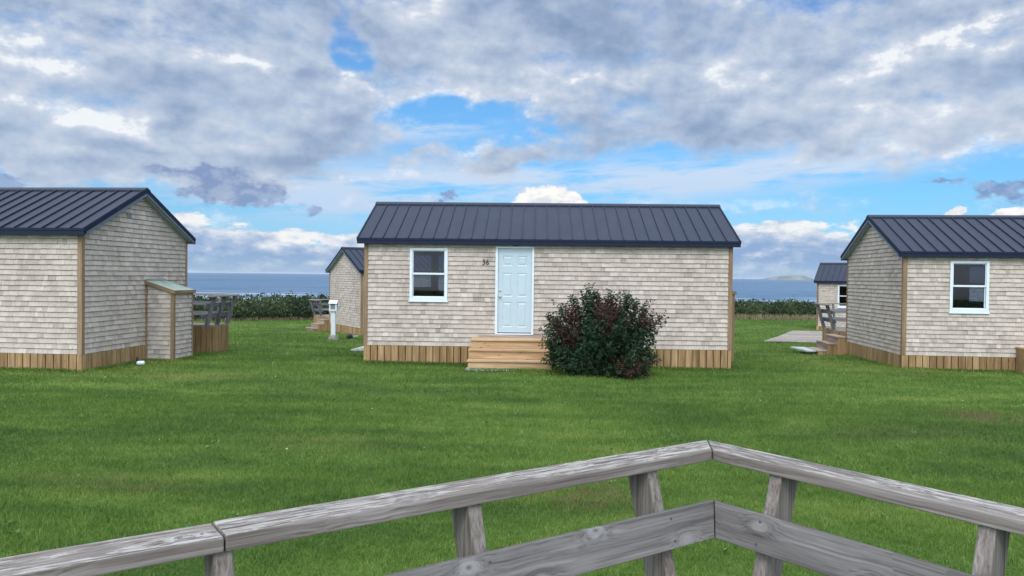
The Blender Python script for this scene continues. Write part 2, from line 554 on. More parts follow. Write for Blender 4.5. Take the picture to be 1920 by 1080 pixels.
def metal_roof_mat():
    m, t, b, o = new_mat('painted_steel_roof')
    tc = t.n('ShaderNodeTexCoord')
    n = t.noise(t.vm('MULTIPLY', tc.outputs['Object'], (3, 1.0, 1.0)), 1.2, 4, 0.6)
    t.put(b.inputs['Base Color'], t.mix(n, (.005, .009, .022), (.010, .015, .033)))
    t.put(b.inputs['Roughness'], t.ss(n, .3, .7, .40, .50))
    t.put(b.inputs['Specular IOR Level'], 0.42)
    t.put(b.inputs['Normal'], t.n('ShaderNodeBump', inp={'Height': t.noise(tc.outputs['Object'], 2.2, 2, .5), 'Strength': .12, 'Distance': .02}).outputs[0])
    return m


def glass_mat():
    m = bpy.data.materials.new('window_glass')
    m.use_nodes = True
    t = NT(m.node_tree)
    tr = t.n('ShaderNodeBsdfTransparent', inp={'Color': (.40, .49, .60, 1)})
    gl = t.n('ShaderNodeBsdfGlossy', inp={'Color': (1, 1, 1, 1), 'Roughness': 0.02})
    fr = t.n('ShaderNodeFresnel', inp={'IOR': 1.45})
    mx = t.n('ShaderNodeMixShader', inp={0: t.m('MULTIPLY', fr.outputs[0], 1.15, clamp=True), 1: tr.outputs[0], 2: gl.outputs[0]})
    t.t.links.new(mx.outputs[0], t.n('ShaderNodeOutputMaterial').inputs[0])
    return m


def lawn_color(t, tone=None):
    geo = t.n('ShaderNodeNewGeometry')
    p = geo.outputs['Position']
    px, py, pz = t.sep(p)
    p2 = t.comb(px, py, 0)
    a = t.noise(p2, 0.16, 3, 0.55)
    bb = t.noise(t.vm('MULTIPLY', p2, (0.7, 1.6, 1)), 0.8, 4, 0.6)
    cc = t.noise(p2, 4.5, 4, 0.65)
    f = t.m('MULTIPLY_ADD', t.m('SUBTRACT', a, .5), 1.4, .5)
    f = t.m('MULTIPLY_ADD', t.m('SUBTRACT', bb, .5), 1.1, f)
    mw = t.noise(t.vm('MULTIPLY', p2, (0.22, 2.4, 1)), 1.0, 4, 0.6, .3)
    f = t.m('MULTIPLY_ADD', t.m('SUBTRACT', mw, .5), .65, f)
    f = t.m('MULTIPLY_ADD', t.m('SUBTRACT', cc, .5), .7, f)
    if tone is not None:
        f = t.m('MULTIPLY_ADD', t.m('SUBTRACT', tone, .5), .6, f)
    f = t.m('ADD', f, 0, clamp=True)
    c = t.ramp(f, [(0, (.034, .070, .016)), (.35, (.052, .102, .019)), (.6, (.077, .138, .025)), (.85, (.122, .176, .038)), (1, (.17, .19, .07))])
    # worn, browner patches at fixed spots of the lawn
    acc = None
    for (x, y, rx, ry, w) in ((0.7, 7.3, .55, .55, 1.0), (7.5, 12.1, .55, .5, 1.5), (-4.1, 7.5, .7, .3, .5), (-3.4, 7.2, .5, .2, .45), (9.3, 18.0, .8, .3, .8), (-6.5, 15.2, 2.6, .8, .35), (-2.2, 9.3, 1.3, .6, .35),
                              (5.4, 10.5, 1.6, .7, .35), (-2.6, 19.5, .5, 1.2, .3)):
        dx = t.m('DIVIDE', t.m('SUBTRACT', px, x), rx)
        dy = t.m('DIVIDE', t.m('SUBTRACT', py, y), ry)
        g = t.m('EXPONENT', t.m('MULTIPLY', t.m('MULTIPLY_ADD', dx, dx, t.m('MULTIPLY', dy, dy)), -1))
        acc = t.m('MULTIPLY_ADD', g, w, acc if acc is not None else 0.0)
    pm = t.m('MULTIPLY', acc, t.ss(cc, .36, .6))
    c = t.mix(t.m('MINIMUM', t.m('MULTIPLY', pm, .8), .85), c, (.105, .085, .045))
    return c, cc, p2


def lawn_mat():
    m, t, b, o = new_mat('lawn_ground')
    c, cc, p2 = lawn_color(t)
    fine = t.noise(p2, 38, 3, 0.7)
    c = t.mix(1.0, c, t.mix(t.ss(fine, .35, .7), (.64, .66, .60), (.98, .98, .94)), 'MULTIPLY')  # ground colour darkened in place of shadow between the blades
    t.put(b.inputs['Base Color'], c)
    t.put(b.inputs['Roughness'], .9)
    t.put(b.inputs['Specular IOR Level'], .1)
    t.put(b.inputs['Normal'], t.n('ShaderNodeBump', inp={'Height': t.m('ADD', fine, t.m('MULTIPLY', cc, 2)), 'Strength': .55, 'Distance': .03}).outputs[0])
    return m


def blade_mat():
    m, t, b, o = new_mat('grass_blades')
    tone = attr(t, 'tone')
    c, cc, p2 = lawn_color(t, tone)
    c = t.mix(1.0, c, (1.42, 1.34, 1.22), 'MULTIPLY')
    tl = t.n('ShaderNodeBsdfTranslucent', inp={'Color': c})
    t.put(b.inputs['Base Color'], c)
    t.put(b.inputs['Roughness'], .6)
    t.put(b.inputs['Specular IOR Level'], .25)
    mx = t.n('ShaderNodeMixShader', inp={0: .3, 1: b.outputs[0], 2: tl.outputs[0]})
    t.t.links.new(mx.outputs[0], o.inputs[0])
    return m


def leaf_mat(name, stops, rough=.55, trans=.25, spec=.3):
    m, t, b, o = new_mat(name)
    tone = attr(t, 'tone')
    c = t.ramp(tone, stops)
    t.put(b.inputs['Base Color'], c)
    t.put(b.inputs['Roughness'], rough)
    t.put(b.inputs['Specular IOR Level'], spec)
    tl = t.n('ShaderNodeBsdfTranslucent', inp={'Color': c})
    mx = t.n('ShaderNodeMixShader', inp={0: trans, 1: b.outputs[0], 2: tl.outputs[0]})
    t.t.links.new(mx.outputs[0], o.inputs[0])
    return m


def sea_mat():
    m, t, b, o = new_mat('sea_water')
    geo = t.n('ShaderNodeNewGeometry')
    x, y, z = t.sep(geo.outputs['Position'])
    # waves: crests roughly parallel to the shore, swell plus chop
    w1 = t.noise(t.comb(t.m('MULTIPLY', x, .045), t.m('MULTIPLY', y, .11)), 1.0, 4, .6, .5)
    w2 = t.noise(t.comb(t.m('MULTIPLY', x, .25), t.m('MULTIPLY', y, .5)), 1.0, 4, .65)
    w3 = t.noise(t.comb(t.m('MULTIPLY', x, .006), t.m('MULTIPLY', y, .007)), 1.0, 4, .6, .6)
    wl = t.noise(t.comb(t.m('MULTIPLY', x, .0012), t.m('MULTIPLY', y, .0012)), 1.0, 3, .6)
    f = t.m('MULTIPLY_ADD', t.m('SUBTRACT', w1, .5), 1.0, .5)
    f = t.m('MULTIPLY_ADD', t.m('SUBTRACT', w3, .5), 1.0, f)
    f = t.m('MULTIPLY_ADD', t.m('SUBTRACT', w2, .5), .5, f)
    f = t.m('MULTIPLY_ADD', t.m('SUBTRACT', wl, .5), .8, f, clamp=True)
    c = t.ramp(f, [(0, (.016, .055, .105)), (.45, (.04, .095, .165)), (.75, (.085, .155, .235)), (1, (.18, .26, .34))])
    # surf and whitecaps near the shore
    sf = t.noise(t.comb(t.m('MULTIPLY', x, .035), t.m('MULTIPLY', y, .16)), 1.0, 5, .6, .4)
    near = t.ss(y, 300, 190)
    foam = t.m('MULTIPLY', t.ss(t.m('MULTIPLY_ADD', near, .13, sf), .60, .70), t.ss(y, 900, 200))
    c = t.mix(t.m('MULTIPLY', foam, .4), c, (.72, .76, .80))
    t.put(b.inputs['Base Color'], c)
    t.put(b.inputs['Roughness'], .42)
    t.put(b.inputs['Specular IOR Level'], .5)
    t.put(b.inputs['IOR'], 1.33)
    hgt = t.m('ADD', t.m('MULTIPLY', w1, 1.6), t.m('MULTIPLY', w2, .5))
    fade = t.ss(y, 2500, 150, .05, .8)
    t.put(b.inputs['Normal'], t.n('ShaderNodeBump', inp={'Height': hgt, 'Strength': fade, 'Distance': 1.0}).outputs[0])
    return m


M_SH = shingle_mat()
M_ROOF = metal_roof_mat()
M_FASCIA = plain('navy_fascia', (.005, .010, .028), .55, noise=.15, spec=.2)
M_RAKE = plain('grey_blue_rake_trim', (.085, .105, .14), .4, noise=.1)
M_SOFFIT = plain('pale_soffit', (.30, .33, .37), .6)
M_TRIM = plain('white_vinyl', (.53, .585, .61), .38, noise=.05)
M_DOOR = plain('pale_blue_door_paint', (.37, .45, .48), .4, noise=.03, nscale=3)
M_GLASS = glass_mat()
M_DARK = plain('gap_shade', (.012, .010, .009), .9)
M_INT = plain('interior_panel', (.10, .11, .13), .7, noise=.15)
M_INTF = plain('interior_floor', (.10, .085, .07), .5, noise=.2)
M_SOFA = plain('dark_sofa_cloth', (.02, .028, .045), .9, noise=.3)
M_KNOB = plain('brushed_nickel', (.45, .45, .47), .3, 1.0)
M_NUM = plain('dark_brown_number', (.03, .022, .018), .5)
M_CONC = plain('pale_concrete', (.36, .38, .38), .85, noise=.2, bump=.3)
M_STONE = plain('grey_stone', (.16, .15, .13), .9, noise=.4, bump=.6, nscale=9)
M_WHITE = plain('white_paint', (.52, .55, .57), .5, noise=.08)
M_BLACK = plain('black_plastic', (.012, .013, .015), .4)
M_GREEN = plain('faded_green_roofing', (.26, .33, .27), .75, noise=.25, nscale=5)
M_CORNER = wood('tan_corner_wood', [(0, (.11, .068, .036)), (.5, (.20, .135, .078)), (1, (.30, .215, .135))], tone_amt=.12)
M_SKIRT = wood('stained_skirting_wood', [(0, (.10, .058, .025)), (.35, (.20, .125, .055)), (.7, (.30, .195, .095)), (1, (.40, .275, .145))], tone_amt=.2, knots=.9, knot_col=(.13, .065, .03))
M_STEP = wood('fresh_step_wood', [(0, (.20, .12, .06)), (.35, (.34, .22, .115)), (.7, (.45, .305, .175)), (1, (.55, .40, .25))], tone_amt=.12, knots=1.0, knot_col=(.16, .08, .04))
M_STEPW = wood('worn_step_wood', [(0, (.12, .085, .065)), (.4, (.24, .18, .135)), (.8, (.35, .275, .215)), (1, (.44, .36, .29))], tone_amt=.2)
M_DECK = wood('weathered_deck_wood', [(0, (.10, .08, .07)), (.4, (.20, .17, .145)), (.8, (.30, .265, .235)), (1, (.40, .36, .33))], tone_amt=.25)
M_GREY = wood('grey_railing_wood', [(0, (.055, .055, .06)), (.4, (.11, .112, .12)), (.8, (.18, .18, .19)), (1, (.26, .26, .27))], tone_amt=.2)
M_RAIL = wood('weathered_rail_wood', [(0, (.06, .048, .039)), (.3, (.115, .098, .084)), (.6, (.18, .16, .142)), (.85, (.265, .245, .225)), (1, (.36, .34, .32))], tone_amt=.12, gscale=(1.6, 48, 48), blotch=.18, bump=.6, swirl=.5,
             lichen=.55, crack=.8, rough=.85)
M_BOARD = wood('knotty_rail_board', [(0, (.042, .038, .034)), (.3, (.085, .079, .074)), (.6, (.135, .128, .122)), (.9, (.20, .19, .18)), (1, (.28, .265, .25))], tone_amt=.12, gscale=(1.4, 30, 30), blotch=.22, bump=.5, rough=.8, swirl=1.0)
M_LAWN = lawn_mat()
M_BLADE = blade_mat()
M_SEA = sea_mat()

# ------------------------------------------------------------------ ground and sea
def axis(stops):
    out = []
    for a, b, st in stops:
        out += list(np.arange(a, b, st))
    out.append(stops[-1][1])
    return np.array(out)


gx = axis([(-400, -60, 20), (-60, -25, 2), (-25, 25, .5), (25, 60, 2), (60, 400, 20)])
gy = axis([(-60, 0, 4), (0, 40, .5), (40, 100, 2), (100, 140, 20)])
GX, GY = np.meshgrid(gx, gy)
GZ = ground_z(GX, GY)
nx, ny = len(gx), len(gy)
idx = np.arange(nx * ny).reshape(ny, nx)
quads = np.stack([idx[:-1, :-1], idx[:-1, 1:], idx[1:, 1:], idx[1:, :-1]], -1).reshape(-1)
lawn = raw_mesh('lawn', np.stack([GX, GY, GZ], -1).reshape(-1, 3), quads, 4, M_LAWN, smooth=True)
tag(lawn, kind='structure')

SEA_Z = CAM_Z - 6.2
sb = MB()
sb.poly([(-60000, 95, SEA_Z), (60000, 95, SEA_Z), (60000, 60000, SEA_Z), (-60000, 60000, SEA_Z)])
tag(sb.build('sea', M_SEA), kind='structure')

# ------------------------------------------------------------------ cabins
D, WH, HR, OE, OG, FH, LEN = 4.128, 2.44, 3.615, 0.154, 0.167, 0.128, 8.769
EXPO = 0.108


def shingles(mb, to3, s0, s1, hmax, holes=(), h0=0.0):
    """to3(s, h, out) -> local point; hmax(s) -> wall height at s"""
    h = h0
    top = max(hmax(s0 + (s1 - s0) * k / 40) for k in range(41))
    while h < top - 0.01:
        hb, ht = h, min(h + EXPO, top)
        s = s0 - random.uniform(0, .12)
        while s < s1:
            w = random.choice((.09, .11, .13, .15, .18, .21)) * random.uniform(.85, 1.15)
            a, b = max(s, s0) + .0012, min(s + w, s1) - .0012
            s += w
            if b - a < .015:
                continue
            pieces = [(a, b, hb, ht)]
            for (u0, u1, v0, v1) in holes:
                nxt = []
                for (a_, b_, p, q) in pieces:
                    if b_ <= u0 or a_ >= u1 or q <= v0 or p >= v1:
                        nxt.append((a_, b_, p, q))
                        continue
                    if a_ < u0 - .004:
                        nxt.append((a_, u0, p, q))
                    if b_ > u1 + .004:
                        nxt.append((u1, b_, p, q))
                    ca, cb = max(a_, u0), min(b_, u1)
                    if p < v0 - .004:
                        nxt.append((ca, cb, p, v0))
                    if q > v1 + .004:
                        nxt.append((ca, cb, v1, q))
                pieces = nxt
            tone = min(1, max(0, random.gauss(.5, .15)))
            drop = random.uniform(-.003, .003) if h > h0 else 0
            th = random.uniform(.019, .025)
            gs = (random.uniform(0, 3), random.uniform(0, 3))
            for (a_, b_, p, q) in pieces:
                q0, q1 = min(q, hmax(a_)), min(q, hmax(b_))
                if min(q0, q1) <= p + .004:
                    if max(q0, q1) <= p + .004:
                        continue
                    q0, q1 = max(q0, p + .004), max(q1, p + .004)
                pb = p + (drop if p == hb else 0)
                if q == ht:
                    q0, q1 = q0 - .008, q1 - .008
                P = [to3(a_, pb, th), to3(b_, pb, th), to3(b_, q1, .003), to3(a_, q0, .003)]
                G = [(a_, pb + gs[1], 0), (b_, pb + gs[1], 0), (b_, q1 + gs[1], 0), (a_, q0 + gs[1], 0)]
                mb.poly(P, G, tone)
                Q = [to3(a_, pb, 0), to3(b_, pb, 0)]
                mb.poly([Q[0], Q[1], P[1], P[0]], [G[0], G[1], G[1], G[0]], tone * .35)  # butt face darker in tone: dirt, plus shade for the course line
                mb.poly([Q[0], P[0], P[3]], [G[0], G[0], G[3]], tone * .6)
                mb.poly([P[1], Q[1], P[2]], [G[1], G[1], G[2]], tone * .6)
        h += EXPO


def slab_with_holes(mb, to3, s0, s1, h0, h1, holes, out, tone=.5):
    """flat sheet with rectangular holes, cut into cells"""
    ss = sorted({s0, s1, *[min(max(v, s0), s1) for u in holes for v in u[:2]]})
    hh = sorted({h0, h1, *[min(max(v, h0), h1) for u in holes for v in u[2:]]})
    for a, b in zip(ss, ss[1:]):
        for p, q in zip(hh, hh[1:]):
            cs, ch = (a + b) / 2, (p + q) / 2
            if any(u0 < cs < u1 and v0 < ch < v1 for (u0, u1, v0, v1) in holes):
                continue
            mb.poly([to3(a, p, out), to3(b, p, out), to3(b, q, out), to3(a, q, out)], tone=tone)


def window_unit(root, to3, s0, s1, v0, v1, label=None):
    """white double-hung window; outer frame s0..s1, v0..v1"""
    T = lambda a, b, c: Vector(to3(a, b, c))

    def bar(mb, a, b, p, q, o0, o1):
        o = T(a, p, o0)
        mb.box(o, T(b, p, o0) - o, T(a, q, o0) - o, T(a, p, o1) - o)
    fw, bt = .068, .085
    f = MB()
    bar(f, s0, s0 + fw, v0, v1, -.09, .034)
    bar(f, s1 - fw, s1, v0, v1, -.09, .034)
    bar(f, s0 + fw, s1 - fw, v1 - fw * .8, v1, -.09, .034)
    bar(f, s0 + fw, s1 - fw, v0, v0 + bt, -.09, .034)
    w = f.build('window', M_TRIM, root, bevel=.003)
    if label:
        w['label'] = label
    sl = MB()
    bar(sl, s0 - .02, s1 + .02, v0 - .03, v0 - .0005, -.01, .05)
    sl.build('sill', M_TRIM, w, bevel=.003)
    mid = (v0 + bt + v1 - fw * .8) / 2
    sa = MB()
    i0, i1 = s0 + fw, s1 - fw
    for (p, q, o0, o1) in ((v0 + bt, mid + .02, -.055, -.025), (mid - .02, v1 - fw * .8, -.02, .008)):
        bar(sa, i0, i0 + .018, p, q, o0, o1)
        bar(sa, i1 - .018, i1, p, q, o0, o1)
        bar(sa, i0 + .018, i1 - .018, p, p + (.022 if p < mid - .1 else .045), o0, o1)
        bar(sa, i0 + .018, i1 - .018, q - .02, q, o0, o1)
    sa.build('sash', M_TRIM, w)
    gl = MB()
    for (p, q, oo) in ((v0 + bt, mid + .02, -.04), (mid - .02, v1 - fw * .8, -.006)):
        gl.poly([T(i0, p, oo), T(i1, p, oo), T(i1, q, oo), T(i0, q, oo)])
    gl.build('pane', M_GLASS, w)
    return w


def door_unit(root, to3, s0, s1, v0, v1):
    T = lambda a, b, c: Vector(to3(a, b, c))

    def bar(mb, a, b, p, q, o0, o1):
        o = T(a, p, o0)
        mb.box(o, T(b, p, o0) - o, T(a, q, o0) - o, T(a, p, o1) - o)
    fw = .062
    f = MB()
    bar(f, s0, s0 + fw, v0, v1, -.09, .034)
    bar(f, s1 - fw * .85, s1, v0, v1, -.09, .034)
    bar(f, s0 + fw, s1 - fw * .85, v1 - .045, v1, -.09, .034)
    bar(f, s0 + fw, s1 - fw * .85, v0, v0 + .03, -.09, .034)
    f.build('door_frame', M_TRIM, root, bevel=.003)
    a0, a1, b0, b1 = s0 + fw + .003, s1 - fw * .85 - .003, v0 + .052, v1 - .048
    d = MB()
    hol = []
    bar(d, a0, a1, b0, b1, -.045, -.024)
    # six raised panels: sloped rims standing off the slab
    rows = ((b0 + .13, b0 + .73), (b0 + .86, b0 + 1.43), (b0 + 1.60, b0 + 1.84))
    wd = a1 - a0
    cols = ((a0 + wd * .135, a0 + wd * .43), (a0 + wd * .57, a0 + wd * .865))
    hol = [(u, w, p, q) for (p, q) in rows for (u, w) in cols]
    slab_with_holes(d, to3, a0, a1, b0, b1, hol, -.008)
    for (A_, B_) in (((a0, b0), (a1, b0)), ((a1, b0), (a1, b1)), ((a1, b1), (a0, b1)), ((a0, b1), (a0, b0))):
        d.poly([T(*A_, -.008), T(*B_, -.008), T(*B_, -.024), T(*A_, -.024)])
    for (p, q) in rows:
        for (u, w) in cols:
            def ring(e, o):
                return [T(u + e, p + e, o), T(w - e, p + e, o), T(w - e, q - e, o), T(u + e, q - e, o)]
            A_, B_, C_, E_ = ring(0, -.0078), ring(.014, -.015), ring(.034, -.015), ring(.052, -.006)
            for X, Y in ((A_, B_), (B_, C_), (C_, E_)):
                for k in range(4):
                    d.poly([X[k], X[(k + 1) % 4], Y[(k + 1) % 4], Y[k]])
            d.poly(E_)
    dr = d.build('door', M_DOOR, root)
    sw = MB()
    bar(sw, a0, a1, v0 + .031, v0 + .051, -.03, -.004)
    sw.build('threshold_sweep', M_BLACK, dr)
    k = MB()
    c = T(a0 + .052, b0 + .86, -.008)
    n = (T(0, 0, 1) - T(0, 0, 0)).normalized()
    k.lathe((0, 0, 0), [(.028, 0), (.030, .006), (.012, .012), (.012, .035), (.026, .042), (.031, .055), (.024, .068), (.006, .072)], 16)
    kk = k.build('handle', M_KNOB, dr)
    kk.rotation_euler = n.to_track_quat('Z', 'Y').to_euler()
    kk.location = c
    k = MB()
    k.lathe((0, 0, 0), [(.026, 0), (.027, .012), (.020, .018), (.004, .019)], 16)
    kk = k.build('deadbolt', M_KNOB, dr)
    kk.rotation_euler = n.to_track_quat('Z', 'Y').to_euler()
    kk.location = T(a0 + .052, b0 + 1.0, -.008)
    return dr


def cabin(name, label, X, Y, th, Z, windows=(), back=(), door=None, ref='left', closet=None, vent=False, group='shingled holiday cabins by the sea'):
    """origin = front-left wall corner at the lower edge of the shingles"""
    c, sn = math.cos(th), math.sin(th)
    if ref == 'right':
        X, Y = X - c * LEN, Y - sn * LEN
    gz = float(ground_z(X, Y))
    root = thing(name, label, 'cabin', (X, Y, gz), th, group)
    dz = Z + CAM_Z - gz                     # local height of the shingles' lower edge
    wpt = lambda s, t: (X + s * c - t * sn, Y + s * sn + t * c)
    gl = lambda s, t: float(ground_z(*wpt(s, t))) - gz      # local ground height

    front = lambda s, h, o: (s, -o, h + dz)
    backw = lambda s, h, o: (LEN - s, D + o, h + dz)
    leftw = lambda s, h, o: (-o, D - s, h + dz)
    rightw = lambda s, h, o: (LEN + o, s, h + dz)
    slope = (HR - (WH + FH)) / (D / 2 + OE)
    gable = lambda s: WH + FH - .05 + slope * (min(s, D - s) + OE) - .01
    flat = lambda s: WH + .06
    hol_f = [(w[0] + .02, w[1] - .02, w[2] + .02, w[3] - .02) for w in windows]
    if door:
        hol_f.append((door[0] + .02, door[1] - .02, door[2] + .02, door[3] - .02))
    hol_b = [(w[0] + .02, w[1] - .02, w[2] + .02, w[3] - .02) for w in back]
    for T3, L, hm, holes in ((front, LEN, flat, hol_f), (rightw, D, gable, ()), (backw, LEN, flat, hol_b), (leftw, D, gable, ())):
        mb = MB()
        cb = .03
        shingles(mb, T3, cb, L - cb, hm, holes)
        if hm is flat:
            slab_with_holes(mb, T3, 0, L, 0, WH + .08, holes, -.010, tone=.0)  # sheet toned dark so the course gaps read as shadow lines
        else:
            mb.poly([T3(0, 0, -.006), T3(L, 0, -.006), T3(L, gable(L), -.006), T3(L / 2, gable(L / 2), -.006), T3(0, gable(0), -.006)], tone=.1)  # dark-toned too, for the shadow lines of the gable courses
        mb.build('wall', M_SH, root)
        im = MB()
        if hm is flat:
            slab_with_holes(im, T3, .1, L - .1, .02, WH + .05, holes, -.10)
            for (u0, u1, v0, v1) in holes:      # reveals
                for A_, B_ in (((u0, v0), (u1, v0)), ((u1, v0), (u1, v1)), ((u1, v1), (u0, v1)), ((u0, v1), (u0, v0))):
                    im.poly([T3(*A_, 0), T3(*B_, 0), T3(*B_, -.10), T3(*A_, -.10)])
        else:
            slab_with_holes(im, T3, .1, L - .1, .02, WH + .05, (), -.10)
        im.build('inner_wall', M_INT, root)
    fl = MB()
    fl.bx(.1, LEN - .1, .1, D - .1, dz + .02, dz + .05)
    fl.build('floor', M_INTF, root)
    ce = MB()
    ce.bx(.1, LEN - .1, .1, D - .1, dz + WH + .051, dz + WH + .07)
    ce.build('ceiling', M_INT, root)
    # corner boards
    for (sx, ty, ax, ay) in ((0, 0, 1, 1), (LEN, 0, -1, 1), (0, D, 1, -1), (LEN, D, -1, -1)):
        m = MB()
        e = .024
        x0, x1 = sorted((sx - ax * e, sx + ax * .075))
        y0, y1 = sorted((ty - ay * e, ty - ay * .001))
        m.bx(x0, x1, y0, y1, dz - .012, dz + WH + (.04 if ay else 0))
        x0, x1 = sorted((sx - ax * e, sx - ax * .001))
        y0, y1 = sorted((ty + ay * .0005, ty + ay * .075))
        m.bx(x0, x1, y0, y1, dz - .012, dz + WH + .04)
        m.build('corner_board', M_CORNER, root, bevel=.002)
    # skirting boards with gaps, a near-black sheet behind them painted as shade
    for T3, L in ((front, LEN), (rightw, D), (backw, LEN), (leftw, D)):
        m = MB()
        bk = MB()
        s = -.012
        T = lambda a, b, o: Vector(T3(a, b, o))
        while s < L + .01:
            w = random.uniform(.146, .152)
            e = min(s + w, L + .012)
            p0 = T(s, 0, .006)
            low = min(gl(p0.x, p0.y), gl(*T(e, 0, 0).xy)) - .05 - dz
            o = T(s, low, .0005)
            top = -.006 + random.uniform(-.003, .002)
            m.box(o, T(e, low, .0005) - o, T(s, top, .0005) - o, T(s, low, .02) - o)
            s = e + random.uniform(.015, .022)
        lo = -.75
        bk.box(T(.03, lo, -.04), T(L - .03, lo, -.04) - T(.03, lo, -.04), T(.03, -.02, -.04) - T(.03, lo, -.04), T(.03, lo, -.06) - T(.03, lo, -.04))
        sk = m.build('skirting', M_SKIRT, root, bevel=.002)
        bk.build('shade_sheet', M_DARK, sk)
    # roof
    he, hr = WH + FH, HR
    eo, go = -OE, -OG
    ux = LEN + 2 * OG
    sl = math.hypot(D / 2 + OE, hr - he)
    for sgn in (1, -1):
        def RP(u, w, n):
            """u along ridge 0..ux, w up the slope 0..sl, n off the surface"""
            k = w / sl
            t_ = eo + (D / 2 + OE) * k
            h_ = he + (hr - he) * k
            nn = Vector((0, -(hr - he), D / 2 + OE)).normalized() * n
            t_, h_ = t_ + nn.y, h_ + nn.z
            if sgn < 0:
                t_ = D - t_
            return Vector((go + u, t_, h_ + dz))
        m = MB()
        o = RP(0, 0, -.035)
        m.box(o, RP(ux, 0, -.035) - o, RP(0, sl, -.035) - o, RP(0, 0, 0) - o)
        n_r = 30
        for k in range(n_r + 1):
            u = k * (ux - .02) / n_r
            o = RP(u, .004, .0005)
            m.box(o, RP(u + .018, .004, .0005) - o, RP(u, sl - .02, .0005) - o, RP(u, .004, .030) - o)
        rf = m.build('roof', M_ROOF, root)
        if sgn > 0:
            main_roof = rf
        m = MB()
        y0, y1 = sorted((D - eo + .002, D - eo - .022) if sgn < 0 else (eo - .002, eo + .022))
        m.bx(go + .001, go + ux - .001, y0 - (.004 if sgn > 0 else 0), y1 + (.004 if sgn < 0 else 0), dz + WH, dz + he - .038)
        m.bx(go - .004, go + ux + .004, (y0 - .014) if sgn > 0 else y0 + .006, (y1 - .006) if sgn > 0 else y1 + .014, dz + he - .036, dz + he + .012)
        m.build('fascia', M_FASCIA, root)
        # rake boards on both gables
        for (ua, ub, uc, ud) in ((-.012, .012, -.004, .016), (ux - .012, ux + .012, ux - .016, ux + .004)):
            m = MB()
            o = RP(ua, -.01, -.075)
            m.box(o, RP(ub, -.01, -.075) - o, RP(ua, sl - .002, -.075) - o, RP(ua, -.01, .012) - o)
            m.build('rake_trim', M_FASCIA, root)
            m = MB()
            o = RP(uc, .02, -.135)
            m.box(o, RP(ud, .02, -.135) - o, RP(uc, sl - .03, -.135) - o, RP(uc, .02, -.0755) - o)
            m.build('rake_board', M_RAKE, root)
        for (a_, b_) in ((0.017, OG + .0), (ux - OG, ux - .017)):
            m = MB()
            o = RP(a_, .03, -.125)
            m.box(o, RP(b_, .03, -.125) - o, RP(a_, sl - .05, -.125) - o, RP(a_, .03, -.115) - o)
            m.build('soffit', M_SOFFIT, root)
        m = MB()
        ys = (eo + .023, .0) if sgn > 0 else (D, D - eo - .023)
        m.bx(go + .02, go + ux - .02, ys[0], ys[1], dz + WH + .004, dz + WH + .012)
        m.build('soffit', M_SOFFIT, root)
    m = MB()
    hw, rise = .13, .13 * (hr - he) / (D / 2 + OE)
    c_ = D / 2
    top = hr + .040
    ring = [(go - .012, c_ - hw, top - rise + dz), (go - .012, c_, top + dz), (go - .012, c_ + hw, top - rise + dz), (go - .012, c_ + hw, top - rise - .03 + dz), (go - .012, c_, top - .03 + dz), (go - .012, c_ - hw, top - rise - .03 + dz)]
    m.prism(ring, (ux + .024, 0, 0))
    m.build('ridge_cap', M_ROOF, root, fix=True)
    for w in windows:
        window_unit(root, front, *w)
    for w in back:
        window_unit(root, backw, *w)
    if door:
        door_unit(root, front, *door)
    if vent:
        m = MB()
        for k in range(5):
            hh = 2.93 + k * .024
            m.bx(LEN + .012, LEN + .03, 1.52, 1.70, dz + hh, dz + hh + .016)
        m.bx(LEN + .002, LEN + .016, 1.50, 1.72, dz + 2.915, dz + 3.06)
        m.build('vent', plain('grey_vent', (.22, .22, .23), .6), root)
    if closet:
        # shingled lean-to utility closet on the right gable
        t0, t1, dep, hA, hB = closet
        s0, s1 = LEN + .001, LEN + dep
        cl = MB()
        base = lambda s, t: gl(s, t) - .0 - dz
        nearw = lambda s, h, o: (s0 + s, t0 - o, h + dz)
        outw = lambda s, h, o: (s1 + o, t0 + s, h + dz)
        farw = lambda s, h, o: (s1 - s, t1 + o, h + dz)
        hb = base(s1, t0) + .06
        W_ = s1 - s0
        hm_near = lambda s: hA - (hA - hB) * s / W_
        hm_far = lambda s: hB + (hA - hB) * s / W_
        shingles(cl, nearw, .03, W_ - .02, hm_near, h0=hb)
        shingles(cl, outw, .02, t1 - t0 - .02, lambda s: hB, h0=hb)
        shingles(cl, farw, .02, W_ - .03, hm_far, h0=hb)
        cl.poly([nearw(0, hb - .1, 0), nearw(W_, hb - .1, 0), nearw(W_, hB, 0), nearw(0, hA, 0)])
        cl.poly([outw(0, hb - .1, 0), outw(t1 - t0, hb - .1, 0), outw(t1 - t0, hB, 0), outw(0, hB, 0)])
        cl.poly([farw(0, hb - .1, 0), farw(W_, hb - .1, 0), farw(W_, hA, 0), farw(0, hB, 0)])
        co = cl.build('utility_closet', M_SH, root)
        tr = MB()
        tr.bx(s0 + .014, s0 + .065, t0 - .026, t0 - .001, dz + hb - .04, dz + hA - .045)
        tr.bx(s1 - .055, s1 + .026, t0 - .027, t0 - .001, dz + hb - .06, dz + hB - .03)
        tr.bx(s1 + .001, s1 + .026, t0, t0 + .05, dz + hb - .06, dz + hB - .05)
        tr.bx(s1 + .001, s1 + .024, t1 - .04, t1 + .02, dz + hb - .04, dz + hB - .05)
        tr.bx(s0 + .066, s1 - .056, t0 - .024, t0 - .001, dz + hb - .045, dz + hb - .001)
        tr.build('corner_board', M_CORNER, co)
        rf_ = MB()
        o = Vector((s0, t0 - .04, hA + dz + .005))
        a_ = Vector((s1 + .05, t0 - .04, hB + dz - .012)) - o
        rf_.box(o, a_, (0, t1 - t0 + .08, 0), (0, 0, .03))
